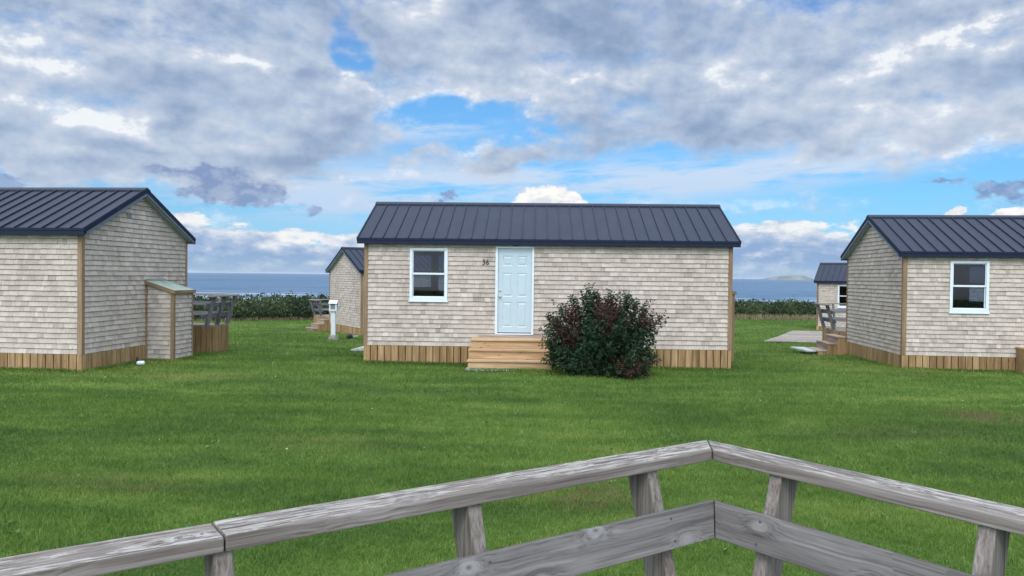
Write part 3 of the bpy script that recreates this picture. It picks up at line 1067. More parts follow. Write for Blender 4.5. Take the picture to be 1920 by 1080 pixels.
        rf_.build('roof', M_GREEN if vent else M_FASCIA, co)
        tb = MB()
        o = Vector((s0 + .002, t0 - .062, hA + dz - .045))
        tb.box(o, a_, (0, .021, 0), (0, 0, .085))
        tb.bx(s1 + .0515, s1 + .07, t0 - .06, t1 + .06, dz + hB - .055, dz + hB + .022)
        tb.build('roof_trim', M_CORNER, co)
        if vent:
            pl = MB()
            pl.bx(s0, s0 + .03, t0 - .05, t1 + .0, hA + dz + .037, hA + dz + .075)
            pl.build('flashing_board', M_DECK, co)
    return root, dz, wpt, gl


WIN = (1.085, 2.0, 1.085, 2.352)
c36 = cabin('cabin', 'long shingled cabin numbered 36 with pale blue door and dark steel roof', -3.5493, 18.4264, -0.0313, -1.7001,
            windows=[WIN], back=[(LEN - 1.12, LEN - .40, 1.15, 2.36), (LEN - 1.89, LEN - 1.17, 1.15, 2.36)], door=(3.149, 4.076, .295, 2.409), closet=(2.2, 3.0, .62, 1.50, 1.33))
cL = cabin('cabin', 'shingled cabin at the left edge, its windowless gable carrying a small lean-to closet', -8.8178, 15.6296, -0.0938, -1.7052,
           windows=[WIN], ref='right', closet=(2.29, 3.14, .69, 1.47, 1.26), vent=True)
cR = cabin('cabin', 'shingled cabin at the right edge with blue-sheened roof and one window in its long wall', 9.7465, 18.997, -0.1006, -1.8517,
           windows=[WIN], back=[(LEN - 4.1, LEN - 3.38, 1.15, 2.36)], door=(3.149, 4.076, .295, 2.409))
cFL = cabin('cabin', 'far cabin half hidden behind the left end of the cabin with the pale blue door', -6.6601, 33.8171, 0.5726, -2.3785, windows=[WIN])
cFR = cabin('cabin', 'smallest looking cabin, far behind the gable of the right-hand cabin, window beside it', 17.4094, 43.5196, -0.5271, -2.6392, windows=[WIN])

# interior of number 36 seen through its window
root, dz, wpt, gl = c36


def local_thing(ref, name, label, cat, s, t, z=0.0, group=None):
    rt = ref[0]
    x, y = ref[2](s, t)
    return thing(name, label, cat, (x, y, rt.location.z + z), rt.rotation_euler.z, group)


sf = local_thing(c36, 'sofa', 'dark sofa inside the cabin, seen low through the window left of the pale blue door', 'sofa', .25, 1.1, dz + .05)
m = MB()
m.bx(0, 1.05, 0, .85, .12, .42)
m.bx(.06, .95, .03, .80, .42, .62)
m.build('seat', M_SOFA, sf, bevel=.04)
m = MB()
m.prism([(0, .66, .42), (0, .9, .42), (0, .98, 1.30), (0, .86, 1.34), (0, .74, 1.25)], (1.15, 0, 0))
m.build('backrest', M_SOFA, sf, bevel=.03, fix=True)
m = MB()
m.bx(1.06, 1.24, 0, .9, .1, .80)
m.build('arm', M_SOFA, sf, bevel=.04)

# number 36 on the wall
cu = bpy.data.curves.new('house_number', 'FONT')
cu.body = '36'
cu.size = .19
cu.extrude = .006
cu.offset = .0004
tmp = bpy.data.objects.new('tmp_number', cu)
COL.objects.link(tmp)
bpy.context.view_layer.update()
me = bpy.data.meshes.new_from_object(tmp.evaluated_get(bpy.context.evaluated_depsgraph_get()))
bpy.data.objects.remove(tmp)
me.name = 'house_number'
me.materials.clear()
me.materials.append(M_NUM)
num = bpy.data.objects.new('house_number', me)
COL.objects.link(num)
num.parent = root
num.location = (2.825, -.024, dz + 1.962)
num.rotation_euler = (R(90), 0, 0)
num.scale = (.92, 1, 1)

# ------------------------------------------------------------------ steps
def boards_run(mb, x0, x1, y0, y1, z0, z1, along, bw=.14, gap=.006):
    """row of boards filling a rectangle; along = 'x' or 'y' is the board direction"""
    if along == 'x':
        y = y0
        while y < y1 - .02:
            e = min(y + bw, y1)
            mb.bx(x0, x1, y, e, z0, z1)
            y = e + gap
    else:
        x = x0
        while x < x1 - .02:
            e = min(x + bw, x1)
            mb.bx(x, e, y0, y1, z0, z1)
            x = e + gap


# front steps of number 36: platform, two treads, three risers, side panels
st = local_thing(c36, 'front_steps', 'fresh tan wooden steps below the pale blue door of the long middle cabin', 'steps', 3.56, -.65)
zg = gl(3.56, -.65)
z_ = lambda h: dz + h - (st.location.z - root.location.z)
x0, x1 = -.97, .965
pl_t, t2_t, t3_t, base = z_(.225), z_(.012), z_(-.205), z_(-.44)
y = lambda t: t + .65
m = MB()
m.bx(x0 + .03, x1 - .03, y(-.60), y(-.46), pl_t - .038, pl_t)
m.bx(x0 + .03, x1 - .03, y(-.455), y(-.315), pl_t - .038, pl_t)
m.bx(x0 + .03, x1 - .03, y(-.31), y(-.17), pl_t - .038, pl_t)
m.bx(x0 + .03, x1 - .03, y(-.165), y(-.025), pl_t - .038, pl_t)
m.build('platform', M_STEP, st, bevel=.003)
for (tt, ya, yb) in ((t2_t, -.91, -.585), (t3_t, -1.21, -.885)):
    m = MB()
    m.bx(x0, x1, y(ya), y(ya) + .15, tt - .034, tt)
    m.bx(x0, x1, y(ya) + .156, y(yb), tt - .034, tt)
    m.build('tread', M_STEP, st, bevel=.003)
for (a_, b_, yy) in ((t2_t + .0005, pl_t - .0385, -.565), (t3_t + .0005, t2_t - .0345, -.872), (base, t3_t - .0345, -1.172)):
    m = MB()
    m.bx(x0 + .02, x1 - .02, y(yy), y(yy) + .024, a_, b_)
    m.build('riser', M_STEP, st, bevel=.002)
for xs in (x0 + .0205, x1 - .0445):
    m = MB()
    for (ya, yb, tp) in ((-1.147, -.850, t3_t - .035), (-.847, -.543, t2_t - .035), (-.54, -.03, pl_t - .039)):
        m.bx(xs + .0, xs + .024, y(ya), y(yb), base - .03, tp)
    m.build('side_panel', M_STEP, st)
m = MB()
m.bx(x0 + .18, x1 - .10, y(-.026), y(-.012), pl_t + .002, pl_t + .065)
m.build('kick_board', M_DECK, st)
pv = local_thing(c36, 'paving_slab', 'grey worn slab in the grass under the lowest step of the tan front steps', 'paving slab', 3.3, -1.33)
m = MB()
m.prism([(-.74, -.06, -.04), (-.3, -.09, -.04), (.1, -.075, -.04), (.42, -.04, -.04), (.42, .3, -.04), (-.74, .3, -.04)], (0, 0, .075))
m.build('slab', M_CONC, pv, bevel=.01, fix=True)

# door-steps box of the right cabin, cut by the right edge of the photo
rR, dzR, wR, gR = cR
st2 = local_thing(cR, 'front_steps', 'stained wooden step platform clad in upright boards at the extreme right, against the right cabin', 'steps', 2.66, -.95)
z2 = lambda h: dzR + h - (st2.location.z - rR.location.z)
m = MB()
for k in range(6):
    m.bx(-.001, .022, .02 + k * .152, .02 + k * .152 + .142, z2(-.40), z2(.225))
m.build('side_panel', M_SKIRT, st2, bevel=.002)
m = MB()
for k in range(12):
    m.bx(.03 + k * .152, .03 + k * .152 + .142, -.001, .02, z2(-.42), z2(.225))
m.build('front_panel', M_SKIRT, st2, bevel=.002)
m = MB()
boards_run(m, -.02, 1.86, -.02, .93, z2(.227), z2(.262), 'x')
m.build('platform', M_STEP, st2, bevel=.002)


# ------------------------------------------------------------------ outward leaning railing
def leaning_rail(name_parent, P0, P1, inward, z_top, post_s, tilt=R(16.2), rail_w=.125, drop=.8, boards=(.17, .45), mats=(None, None, None), bev=0, ext=(0, 0), post=(.044, .108), seams=()):
    """P0->P1 is the outer top edge of the cap rail; inward = unit vector towards the deck"""
    P0, P1, inward = Vector(P0), Vector(P1), Vector(inward)
    d = (P1 - P0).normalized()
    L = (P1 - P0).length
    up = Vector((0, 0, 1))
    mr, mp, mb_ = mats
    cuts = [0 - ext[0]] + list(seams) + [L + ext[1]]
    for a, b in zip(cuts, cuts[1:]):
        m = MB()
        o = P0 + d * (a + .0015)
        o.z = z_top - .038
        m.box(o, d * (b - a - .003), inward * rail_w, up * .038)
        m.build('top_rail', mr, name_parent, bevel=bev)
    lean = (inward * math.sin(tilt) - up * math.cos(tilt))
    nrm = (inward * math.cos(tilt) + up * math.sin(tilt))
    e0 = .115
    for s in post_s:
        m = MB()
        o = P0 + d * s + inward * e0
        o.z = z_top - .0385
        # sheared top so that it meets the rail flat
        ring = [o, o + d * post[0], o + d * post[0] - inward * post[1], o - inward * post[1]]
        m.prism(ring, lean * (drop / math.cos(tilt)))
        # grain along the post
        m.g = [((Vector(v) - o).dot(lean) + s * 7, (Vector(v) - o).dot(d) + s, (Vector(v) - o).dot(inward)) for v in m.v]
        m.t = [random.random()] * len(m.v)
        m.build('post', mp, name_parent, bevel=bev, fix=True)
    for bz in boards:
        m = MB()
        o = P0 + inward * (e0 + (bz - .038) * math.tan(tilt) + .001) - d * ext[0]
        o.z = z_top - bz
        m.box(o, d * (L + ext[0] + ext[1]), lean * .122, nrm * .038)
        m.build('lower_rail', mb_, name_parent, bevel=bev)


# near railing of the deck the viewer stands on
Co = Vector((0.7592, 2.929, CAM_Z - .62))
dl, dr = Vector((-.824, -.566, 0)).normalized(), Vector((.613, -.79, 0)).normalized()
nl, nr = Vector((.566, -.824, 0)).normalized(), Vector((-.79, -.613, 0)).normalized()
rail = thing('deck_railing', 'weathered grey wooden railing leaning outward round the near deck corner', 'railing', (Co.x - .1, Co.y - .5, float(ground_z(Co.x, Co.y))))
ZT = CAM_Z - .62
o_ = Vector(rail.location)


def mitred_board(parent, name, mat, A, B, C_, E_, thick, bev):
    """board from plan quad A,B,C,E (top outline) with given thickness vector"""
    m = MB()
    m.prism([A, B, C_, E_], thick)
    d = (B - A).normalized()
    n = (E_ - A) - d * (E_ - A).dot(d)
    n.normalize()
    r = random.uniform(0, 9)
    m.g = [((Vector(v) - A).dot(d) + r, (Vector(v) - A).dot(n) + r, Vector(v).z + r) for v in m.v]
    m.t = [random.uniform(.35, .65)] * len(m.v)
    return m.build(name, mat, parent, bevel=bev, fix=True)


def near_side(d, n, lens, seams, posts, post_gap_dir):
    tilt = R(16.2)
    up = Vector((0, 0, 1))
    lean = n * math.sin(tilt) - up * math.cos(tilt)
    nrm = n * math.cos(tilt) + up * math.sin(tilt)
    w = .128
    base_ = Co - o_
    mit = lambda off: off * .943 + .002   # miter advance along the rail for an inward offset
    cuts = [0] + seams + [lens]
    for k, (a, b) in enumerate(zip(cuts, cuts[1:])):
        P = lambda s, off: base_ + d * s + n * off - up * .040
        if k == 0:
            A, E_ = P(a + .002, 0), P(a + mit(w), w)
        else:
            A, E_ = P(a + .002, 0), P(a + .002, w)
        mitred_board(rail, 'top_rail', M_RAIL, A, P(b - .002, 0), P(b - .002, w), E_, up * (.040 - .004 * (k == 1)), .004)
    for s in posts:
        m = MB()
        oo = base_ + d * s + n * .115 - up * .0405
        m.prism([oo, oo + d * .046, oo + d * .046 - n * .108, oo - n * .108], lean * (.86 / math.cos(tilt)))
        m.g = [((Vector(v) - oo).dot(lean) + s * 3, (Vector(v) - oo).dot(d) + s, (Vector(v) - oo).dot(n)) for v in m.v]
        m.t = [random.uniform(.2, .5)] * len(m.v)
        m.build('post', M_RAIL, rail, bevel=.004, fix=True)
    for bz in (.170, .45):
        off = .116 + (bz - .038) * math.tan(tilt)
        off2 = off + .122 * math.sin(tilt)
        P = lambda s, of, z: base_ + d * s + n * of - up * z
        z2_ = bz + .122 * math.cos(tilt)
        m = MB()
        tk = Vector((0, 0, 1)) * (.036 * math.sin(tilt))
        f1, f2 = off + .036 * math.cos(tilt), off2 + .036 * math.cos(tilt)
        vs = [P(mit(off), off, bz), P(lens, off, bz), P(lens, off2, z2_), P(mit(off2), off2, z2_),
              P(mit(f1), f1, bz) + tk, P(lens, f1, bz) + tk, P(lens, f2, z2_) + tk, P(mit(f2), f2, z2_) + tk]
        r_ = random.uniform(0, 9)
        m.v = [tuple(v) for v in vs]
        m.f = [(0, 1, 2, 3), (4, 5, 6, 7), (0, 1, 5, 4), (1, 2, 6, 5), (2, 3, 7, 6), (3, 0, 4, 7)]
        m.g = [((v - vs[0]).dot(d) + r_, (v - vs[0]).dot(lean) + r_, (v - vs[0]).dot(nrm) + r_) for v in vs]
        m.t = [random.uniform(.35, .65)] * 8
        m.build('lower_rail', M_BOARD, rail, bevel=.003, fix=True)


near_side(dl, nl, 3.6, [1.822], [1.80, 1.10, .385], 1)
near_side(dr, nr, 3.0, [], [.35, .995, 1.7], 1)
KN = plain('nail_head', (.05, .04, .035), .7)
for (d, n, ss_) in ((dl, nl, (1.12, 1.81, .40)), (dr, nr, (.37, 1.015))):
    for s in ss_:
        for bz in (.195, .265):
            m = MB()
            off = .116 + (bz - .038) * math.tan(R(16.2))
            c_ = Co - o_ + d * s + n * off - Vector((0, 0, bz)) + (n * math.cos(R(16.2)) + Vector((0, 0, 1)) * math.sin(R(16.2))) * .0362
            m.lathe((0, 0, 0), [(.0045, -.002), (.0045, .0012)], 10)
            nv = 20
            q = (n * math.cos(R(16.2)) + Vector((0, 0, 1)) * math.sin(R(16.2))).to_track_quat('Z', 'Y')
            m.v[-nv:] = [tuple(q @ Vector(v) + c_) for v in m.v[-nv:]]
            m.build('nail_head', KN, rail)
# deck boards the railing stands on (just below the frame)
m = MB()
u_, w_ = dl, dr
zf = ZT - .93 - o_.z
for k in range(22):
    oo = Co - o_ + nl * (.30 + k * .146) + dr * 0 + dl * (-.1)
    oo.z = zf
    oo += nr * .3
    m.box(oo, dl * 3.2, nl * .14, (0, 0, -.035))
m.build('deck_floor', M_DECK, rail)


# ------------------------------------------------------------------ decks behind the cabins
def deck(ref, label, s0, s1, t0, t1, h, sides, rails, stairs=None, mat=M_DECK, group='railed decks behind the cabins', name='deck', front_from=None):
    rt, dz_, wp, gl_ = ref
    root_ = local_thing(ref, name, label, 'deck', s0, t0, 0, group)
    lz = lambda hh: dz_ + hh
    m = MB()
    boards_run(m, 0, s1 - s0, 0, t1 - t0, lz(h - .035), lz(h), 'x')
    m.build('deck_floor', mat, root_)
    for sd in sides:
        m = MB()
        if sd == 'left' or sd == 'right':
            k = 0.0
            xx = -.018 if sd == 'left' else s1 - s0
            while k < t1 - t0 - .05:
                e = min(k + .135, t1 - t0)
                gg = gl_(s0 if sd == 'left' else s1, t0 + k)
                m.bx(xx, xx + .018, k, e, gg - .05, lz(h - .036))
                k = e + .014
        else:
            k = 0.0
            yy = -.018 if sd == 'front' else t1 - t0
            while k < s1 - s0 - .05:
                e = min(k + .135, s1 - s0)
                gg = gl_(s0 + k, t0 if sd == 'front' else t1)
                m.bx(k, e, yy, yy + .018, gg - .05, lz(h - .036))
                k = e + .014
        m.build('skirting', M_SKIRT, root_)
    for (A_, B_, n_, posts) in rails:
        # A_, B_: foot line ends on the deck edge; the cap rail is further out
        H = .80
        off = (H - .038) * math.tan(R(16.2)) + .115 - .06
        A3 = Vector((A_[0] - s0, A_[1] - t0, lz(h) + H)) - Vector((*n_, 0)) * off
        B3 = Vector((B_[0] - s0, B_[1] - t0, lz(h) + H)) - Vector((*n_, 0)) * off
        leaning_rail(root_, A3, B3, Vector((*n_, 0)), lz(h) + H, posts, drop=H - .04, boards=(.20, .48), mats=(M_DECK, M_GREY, M_GREY), ext=(.12, .12))
    return root_, lz


# left cabin: skirted deck with railing behind the closet
deck(cL, 'railed deck with upright skirting boards behind the left cabin', LEN - 2.4, LEN + .44, 4.69, 5.58, .31, ('right', 'front', 'back'),
     [((LEN + .44, 4.25), (LEN + .44, 5.58), (-1, 0), (.10, .66, 1.26)), ((LEN + .44, 5.58), (LEN - 2.4, 5.58), (0, -1), (.3, 1.1, 1.9))])
m = MB()
# right cabin and far-left cabin: deck with three steps down its left end
for ref, lab, lab2 in ((cR, 'grey railed deck behind the left gable of the right-hand cabin', 'three plank steps going down beside the left gable of the right-hand cabin'),
                       (cFL, 'small railed deck at the back of the far cabin, left of the middle cabin', 'low plank steps at the left of the far cabin beyond the white lamp post')):
    rt, dz_, wp, gl_ = ref
    H_ = .27
    deck(ref, lab, 0.01, 3.2, D + .045, 6.55, H_, ('left', 'front', 'back'),
         [((.01, 5.35), (.01, 6.5), (1, 0), (.05, 1.08)), ((.01, 6.5), (3.2, 6.5), (0, -1), (.35, 1.3, 2.3))])
    sr = local_thing(ref, 'deck_steps', lab2, 'steps', -.42, 4.6)
    q = lambda hh: dz_ + hh - (sr.location.z - rt.location.z)
    gg = gl_(-.84, 4.6) - dz_
    n_s = 3
    rise = (H_ - gg) / (n_s + .35)
    X = lambda s: s + .42
    YY = lambda t: t - 4.6
    for k in range(n_s):
        tp = H_ - rise * (k + .55) - .02
        a_, b_ = -.28 * (k + 1), -.28 * k
        m = MB()
        m.bx(X(a_ - .02), X(b_) - .002, YY(4.13 - .02), YY(5.25), q(tp) - .035, q(tp))
        m.build('tread', M_STEPW, sr, bevel=.003)
        m = MB()
        m.bx(X(a_) - .0, X(a_) + .022, YY(4.13), YY(5.23), q(gg) - .04, q(tp) - .0355)
        m.build('riser', M_STEPW, sr)
        m = MB()
        for j in range(2):
            m.bx(X(a_) + .023 + j * .128, X(a_) + .145 + j * .128, YY(4.13) - .001, YY(4.13) + .018, q(gg) - .05, q(tp) - .036)
        m.build('side_panel', M_SKIRT, sr)
sl_ = local_thing(cR, 'paving_slab', 'pale thin slab on the grass at the foot of the plank steps by the right cabin', 'paving slab', -1.12, 4.75)
m = MB()
m.prism([(-.22, .6, 0), (.22, .6, 0), (.24, -.62, 0), (-.05, -.66, 0)][::-1], (0, 0, .045))
m.build('slab', M_CONC, sl_, fix=True, bevel=.006)

# low wooden platform on the grass
pf = thing('boardwalk_platform', 'low flat grey board platform lying on the grass beyond the right cabin steps', 'platform', (13.0, 35.5, float(ground_z(13, 35.5))))
A = Vector((10.53, 31.76)); B = Vector((15.1, 41.0)); C3 = Vector((18.4, 40.6)); D3 = Vector((14.6, 30.2))
m = MB()
nb = 52
for k in range(nb):
    f0, f1 = k / nb, (k + .93) / nb
    p0, p1 = A.lerp(B, f0), A.lerp(B, f1)
    q0, q1 = D3.lerp(C3, f0), D3.lerp(C3, f1)
    P = [Vector((v.x - 13, v.y - 35.5, float(ground_z(v.x, v.y)) + .085 - pf.location.z)) for v in (p0, q0, q1, p1)]
    n0 = len(m.v)
    m.prism(P[::-1], (0, 0, -.04))
    tn = random.random()
    m.t[n0:] = [tn] * (len(m.v) - n0)
    m.g[n0:] = [(v[0] + k, v[1], v[2]) for v in m.v[n0:]]
m.build('boards', M_DECK, pf, fix=True)
m = MB()
for a_, b_ in ((A, D3), (A, B)):
    p = [Vector((v.x - 13, v.y - 35.5, float(ground_z(v.x, v.y)) - pf.location.z)) for v in (a_, b_)]
    n_ = Vector((0, 0, 1)).cross((p[1] - p[0]).normalized()) * .03
    m.box(p[0] + n_ * (2 if a_ is A and b_ is D3 else -2) + Vector((0, 0, -.08)), p[1] - p[0], n_, (0, 0, .12))
m.build('edge_board', M_DECK, pf)

# ------------------------------------------------------------------ small things on the lawn
gz_ = float(ground_z(-6.3, 27.2))
lp = thing('post_lamp', 'white painted post with small roofed lantern head on a stone foot', 'post lamp', (-6.33, 27.1, gz_))
m = MB()
m.lathe((0, 0, -.05), [(.19, 0), (.185, .14), (.15, .21), (.10, .25)], 9)
m.build('stone_foot', M_STONE, lp, bevel=.01)
m = MB()
m.prism([(-.075, -.07, .19), (.075, -.07, .19), (.075, .07, .19), (-.075, .07, .19)], (0, 0, .86))
m.build('post', M_WHITE, lp, bevel=.004, fix=True)
m = MB()
m.bx(-.14, .14, -.12, .12, 1.05, 1.075)
for sx in (-1, 1):
    for sy in (-1, 1):
        m.bx(*(sorted((sx * .135, sx * .085))), *(sorted((sy * .115, sy * .075))), 1.08, 1.32)
m.bx(-.085, .085, -.115, -.10, 1.08, 1.115)
m.build('lantern', M_WHITE, lp)
m = MB()
m.bx(-.11, .11, -.095, .095, 1.081, 1.315)
m.build('lantern_glass', plain('dull_lantern_glass', (.16, .19, .21), .2, noise=.2), lp)
m = MB()
m.prism([(-.15, -.15, 1.32), (-.15, .15, 1.32), (-.15, .03, 1.43), (-.15, -.03, 1.43)], (.30, 0, 0))
m.build('cap', M_WHITE, lp, fix=True, bevel=.004)

gz_ = float(ground_z(-6.1, 28.6))
sp = thing('garden_spotlight', 'small black ground spotlight lying in the grass right of the white post lamp', 'spotlight', (-6.02, 28.4, gz_), R(25))
m = MB()
m.lathe((0, 0, .11), [(.035, -.09), (.095, -.07), (.115, 0), (.11, .05), (.09, .055)], 14, axis='Y')
m.build('lamp_housing', M_BLACK, sp)
m = MB()
m.bx(.10, .30, -.02, .02, .10, .14)
m.bx(.06, .10, -.02, .02, .06, .18)
m.build('bracket', plain('grey_metal', (.35, .36, .37), .5), sp)
m = MB()
m.bx(-.012, .012, -.012, .012, -.1, .06)
m.build('stake', M_BLACK, sp)

ds = thing('splash_block', 'pale concrete splash block sloping out from the back left corner of the middle cabin', 'splash block', (-4.15, 22.0, float(ground_z(-4.15, 22.0))), R(-8))
m = MB()
m.prism([(-.32, -.55, -.02), (-.32, -.55, .05), (.55, -.30, .17), (.55, -.30, -.02)], (0, 1.1, 0))
m.build('block', M_CONC, ds, fix=True, bevel=.01)

pc = thing('pipe_cap', 'small white plastic pipe end low in the grass beside the left closet', 'pipe', (-8.22, 16.95, float(ground_z(-8.22, 16.95))), R(20))
m = MB()
m.lathe((0, 0, .055), [(.03, -.10), (.045, -.08), (.05, 0), (.048, .05), (.025, .065)], 14, axis='X')
m.build('pipe', M_WHITE, pc)
m = MB()
m.lathe((0, 0, 0), [(.03, -.05), (.03, .16), (.022, .19)], 12)
o = m.build('elbow', M_BLACK, pc)
o.location = (-.09, .03, 0)


# ------------------------------------------------------------------ vegetation
def leaf_cloud(name, P, Dv, size, tone, mat, parent=None, aspect=.45, fold=.25, rg=rng):
    """folded leaves: P centres, Dv directions (unit), size (n,)"""
    n = len(P)
    up = rg.normal(size=(n, 3))
    side = np.cross(Dv, up)
    side /= np.linalg.norm(side, axis=1, keepdims=True) + 1e-9
    nn = np.cross(side, Dv)
    s = size[:, None]
    a = P
    b = P + Dv * s * .5 + side * s * aspect * .5 + nn * s * fold * .3
    c = P + Dv * s
    d = P + Dv * s * .5 - side * s * aspect * .5 + nn * s * fold * .3
    V = np.stack([a, b, c, d], 1).reshape(-1, 3)
    i = np.arange(n) * 4
    F = np.stack([i, i + 1, i + 2, i, i + 2, i + 3], 1).reshape(-1)
    return raw_mesh(name, V, F, 3, mat, tone=np.repeat(tone, 4), parent=parent)


def unit(a):
    return a / (np.linalg.norm(a, axis=-1, keepdims=True) + 1e-9)


# -- shrub in front of number 36
bx0, by0 = 1.95, 16.75
bz0 = float(ground_z(bx0, by0))
bush = thing('leafy_shrub', 'large dark shrub with green and maroon leaves in front of the middle cabin', 'shrub', (bx0, by0, bz0))
# crown built from overlapping lobes: centre (x, z above ground), radii, y offset
lobes = [(-.75, .85, .62, .72, 0), (-.2, 1.05, .75, .78, .1), (.45, 1.0, .78, .78, 0), (.72, 1.25, .50, .42, .15), (-.35, .5, .8, .55, -.25), (.35, .45, .85, .52, -.25), (-.95, .95, .34, .48, .1),
         (.95, 1.46, .28, .22, .15), (-.28, 1.74, .20, .32, .1), (-.62, 1.48, .18, .26, .1), (.05, 1.62, .30, .26, 0), (.42, 1.62, .28, .24, 0), (.62, .30, .5, .34, -.55), (.1, 1.1, .5, .5, -.4),
         (-.98, 1.32, .16, .22, .1), (.9, .78, .42, .35, 0), (-.7, .32, .4, .36, -.1), (1.22, 1.34, .30, .14, .1), (1.05, .45, .3, .3, 0), (-1.1, .62, .25, .4, 0)]
stems = []
bs = MB()
N_ST = 860
P_l, D_l, S_l, T_l = [], [], [], []
vol = np.array([l[2] * l[3] ** 1.2 for l in lobes])
vol[8:12] *= 2.2
vol /= vol.sum()
for k in range(N_ST):
    lb = lobes[rng.choice(len(lobes), p=vol)]
    dirv = unit(rng.normal(size=3))
    if dirv[1] > .35:
        dirv[1] *= -1
    rad = .62 + .42 * rng.random() ** .6
    if rng.random() < .12:
        rad *= 1.22
    e = np.array([lb[0] + dirv[0] * lb[2] * rad, lb[4] + dirv[1] * .55 * rad * min(1, lb[2] / .6 + .3), lb[1] + dirv[2] * lb[3] * rad])
    if e[2] < .10:
        e[2] = .10 + .1 * rng.random()
    # twig: from a point towards the base
    root_p = np.array([lb[0] * .35, lb[4] * .3, 0.02])
    inner = root_p + (e - root_p) * rng.uniform(.45, .62) + rng.normal(size=3) * .04
    twig = e - inner
    tl = np.linalg.norm(twig)
    tdir = unit(twig * np.array([1, 1, 1]) + np.array([0, 0, .12]) * tl)
    # colour patches: maroon at the upper left, top middle, right tips and lower right front
    mar = 0.0
    for (mx, mz, rx, rz, w) in ((-.95, 1.1, .42, .45, .62), (.12, 1.5, .42, .30, .85), (.98, 1.32, .40, .28, .75), (.62, .28, .42, .28, .8), (-.62, 1.42, .25, .3, .35), (-.7, .75, .3, .3, .3)):
        mar += w * math.exp(-((e[0] - mx) / rx) ** 2 - ((e[2] - mz) / rz) ** 2)
    is_m = mar + rng.normal() * .12 > .50
    stems.append((inner, e))
    nl_ = int(18 + tl * 34)
    for j in range(nl_):
        f = rng.random() ** .8
        p = inner + twig * f + rng.normal(size=3) * .022
        side = unit(np.cross(tdir, rng.normal(size=3)))
        dd = unit(side * .9 + tdir * .55 + np.array([0, -.12, -.25 + .2 * rng.random()]))
        P_l.append(p)
        D_l.append(dd)
        S_l.append(rng.uniform(.05, .10))
        base_t = rng.uniform(.60, .95) if (is_m and rng.random() < .85) else rng.uniform(0.0, .5)
        T_l.append(base_t)
P_l, D_l, S_l, T_l = map(np.array, (P_l, D_l, S_l, T_l))
M_LEAF = leaf_mat('shrub_leaves', [(0, (.010, .022, .011)), (.2, (.018, .042, .020)), (.42, (.030, .066, .026)), (.54, (.052, .085, .034)), (.60, (.032, .016, .014)), (.8, (.055, .022, .020)), (1, (.085, .038, .028))], rough=.65, trans=.2, spec=.15)
leaf_cloud('foliage', P_l, D_l, S_l, T_l, M_LEAF, parent=bush, aspect=.42)
for (a_, b_) in stems[::2]:
    r0 = .004
    a_, b_ = Vector(a_), Vector(b_)
    d_ = (b_ - a_).normalized()
    u_ = d_.cross(Vector((.3, .5, .8))).normalized() * r0
    w_ = d_.cross(u_).normalized() * r0
    bs.box(a_, b_ - a_, u_, w_)
for k in range(34):
    an = rng.uniform(0, 6.28)
    a_ = Vector((.22 * math.cos(an), .18 * math.sin(an), -.03))
    b_ = Vector((rng.uniform(-.9, .9), rng.uniform(-.45, .3), rng.uniform(.7, 1.25)))
    mid = a_.lerp(b_, .5) + Vector((rng.normal() * .05, rng.normal() * .05, .1))
    for p, q, r0 in ((a_, mid, .013), (mid, b_, .008)):
        d_ = (q - p).normalized()
        u_ = d_.cross(Vector((.3, .5, .8))).normalized() * r0
        w_ = d_.cross(u_).normalized() * r0
        bs.box(p - u_ / 2 - w_ / 2, q - p, u_, w_)
bs.build('branches', plain('dark_bark', (.045, .035, .028), .9), bush)

# -- coastal thicket: one continuous low mass of wild shrubs
def hedge_line(x):
    return np.interp(x, [-90, -40, -17, -12, 17, 23, 45, 90], [47, 44, 45.3, 48.0, 57.6, 57.8, 60, 66])


def thicket_top(x, y):
    b = .5 + .5 * np.sin(x * .55 + 1.3 * np.sin(y * .5)) * np.sin(x * .23 + y * .37 + 2)
    return b


nT = 130000
hx = rng.uniform(-42, 44, nT)
lay = rng.random(nT)
dep = lay ** 1.6 * 8.0
hyv = hedge_line(hx) + dep
hmax = np.where(hx < 0, 1.28, 1.10) * (0.70 + .34 * thicket_top(hx, hyv) + .14 * np.sin(hx * 2.1 + hyv) * np.sin(hx * 3.7) + .10 * np.sin(hx * 6.3 + 1) * np.sin(hyv * 2.9 + hx)) * np.clip(.45 + dep / 1.6, 0, 1)
frac = 1 - rng.random(nT) ** 2 * .95 + (rng.random(nT) < .05) * rng.random(nT) * .22
hz = ground_z(hx, hyv) + hmax * frac
Pt = np.stack([hx, hyv, hz], 1)
Dt = unit(rng.normal(size=(nT, 3)) + np.array([0, -.5, .5]))
cl_n = .5 + .5 * np.sin(hx * 1.7 + 2 * np.sin(hyv * .9)) * np.sin(hx * .61 + hyv * .8)
tn = np.clip(rng.normal(.42, .11, nT) + .6 * (cl_n - .5), 0, 1)
M_THK = leaf_mat('thicket_leaves', [(0, (.014, .028, .011)), (.4, (.034, .060, .020)), (.75, (.066, .092, .030)), (.92, (.11, .11, .045)), (1, (.15, .10, .06))], trans=.2)
th_o = leaf_cloud('coastal_thicket', Pt, Dt, rng.uniform(.10, .22, nT), tn, M_THK, aspect=.6)
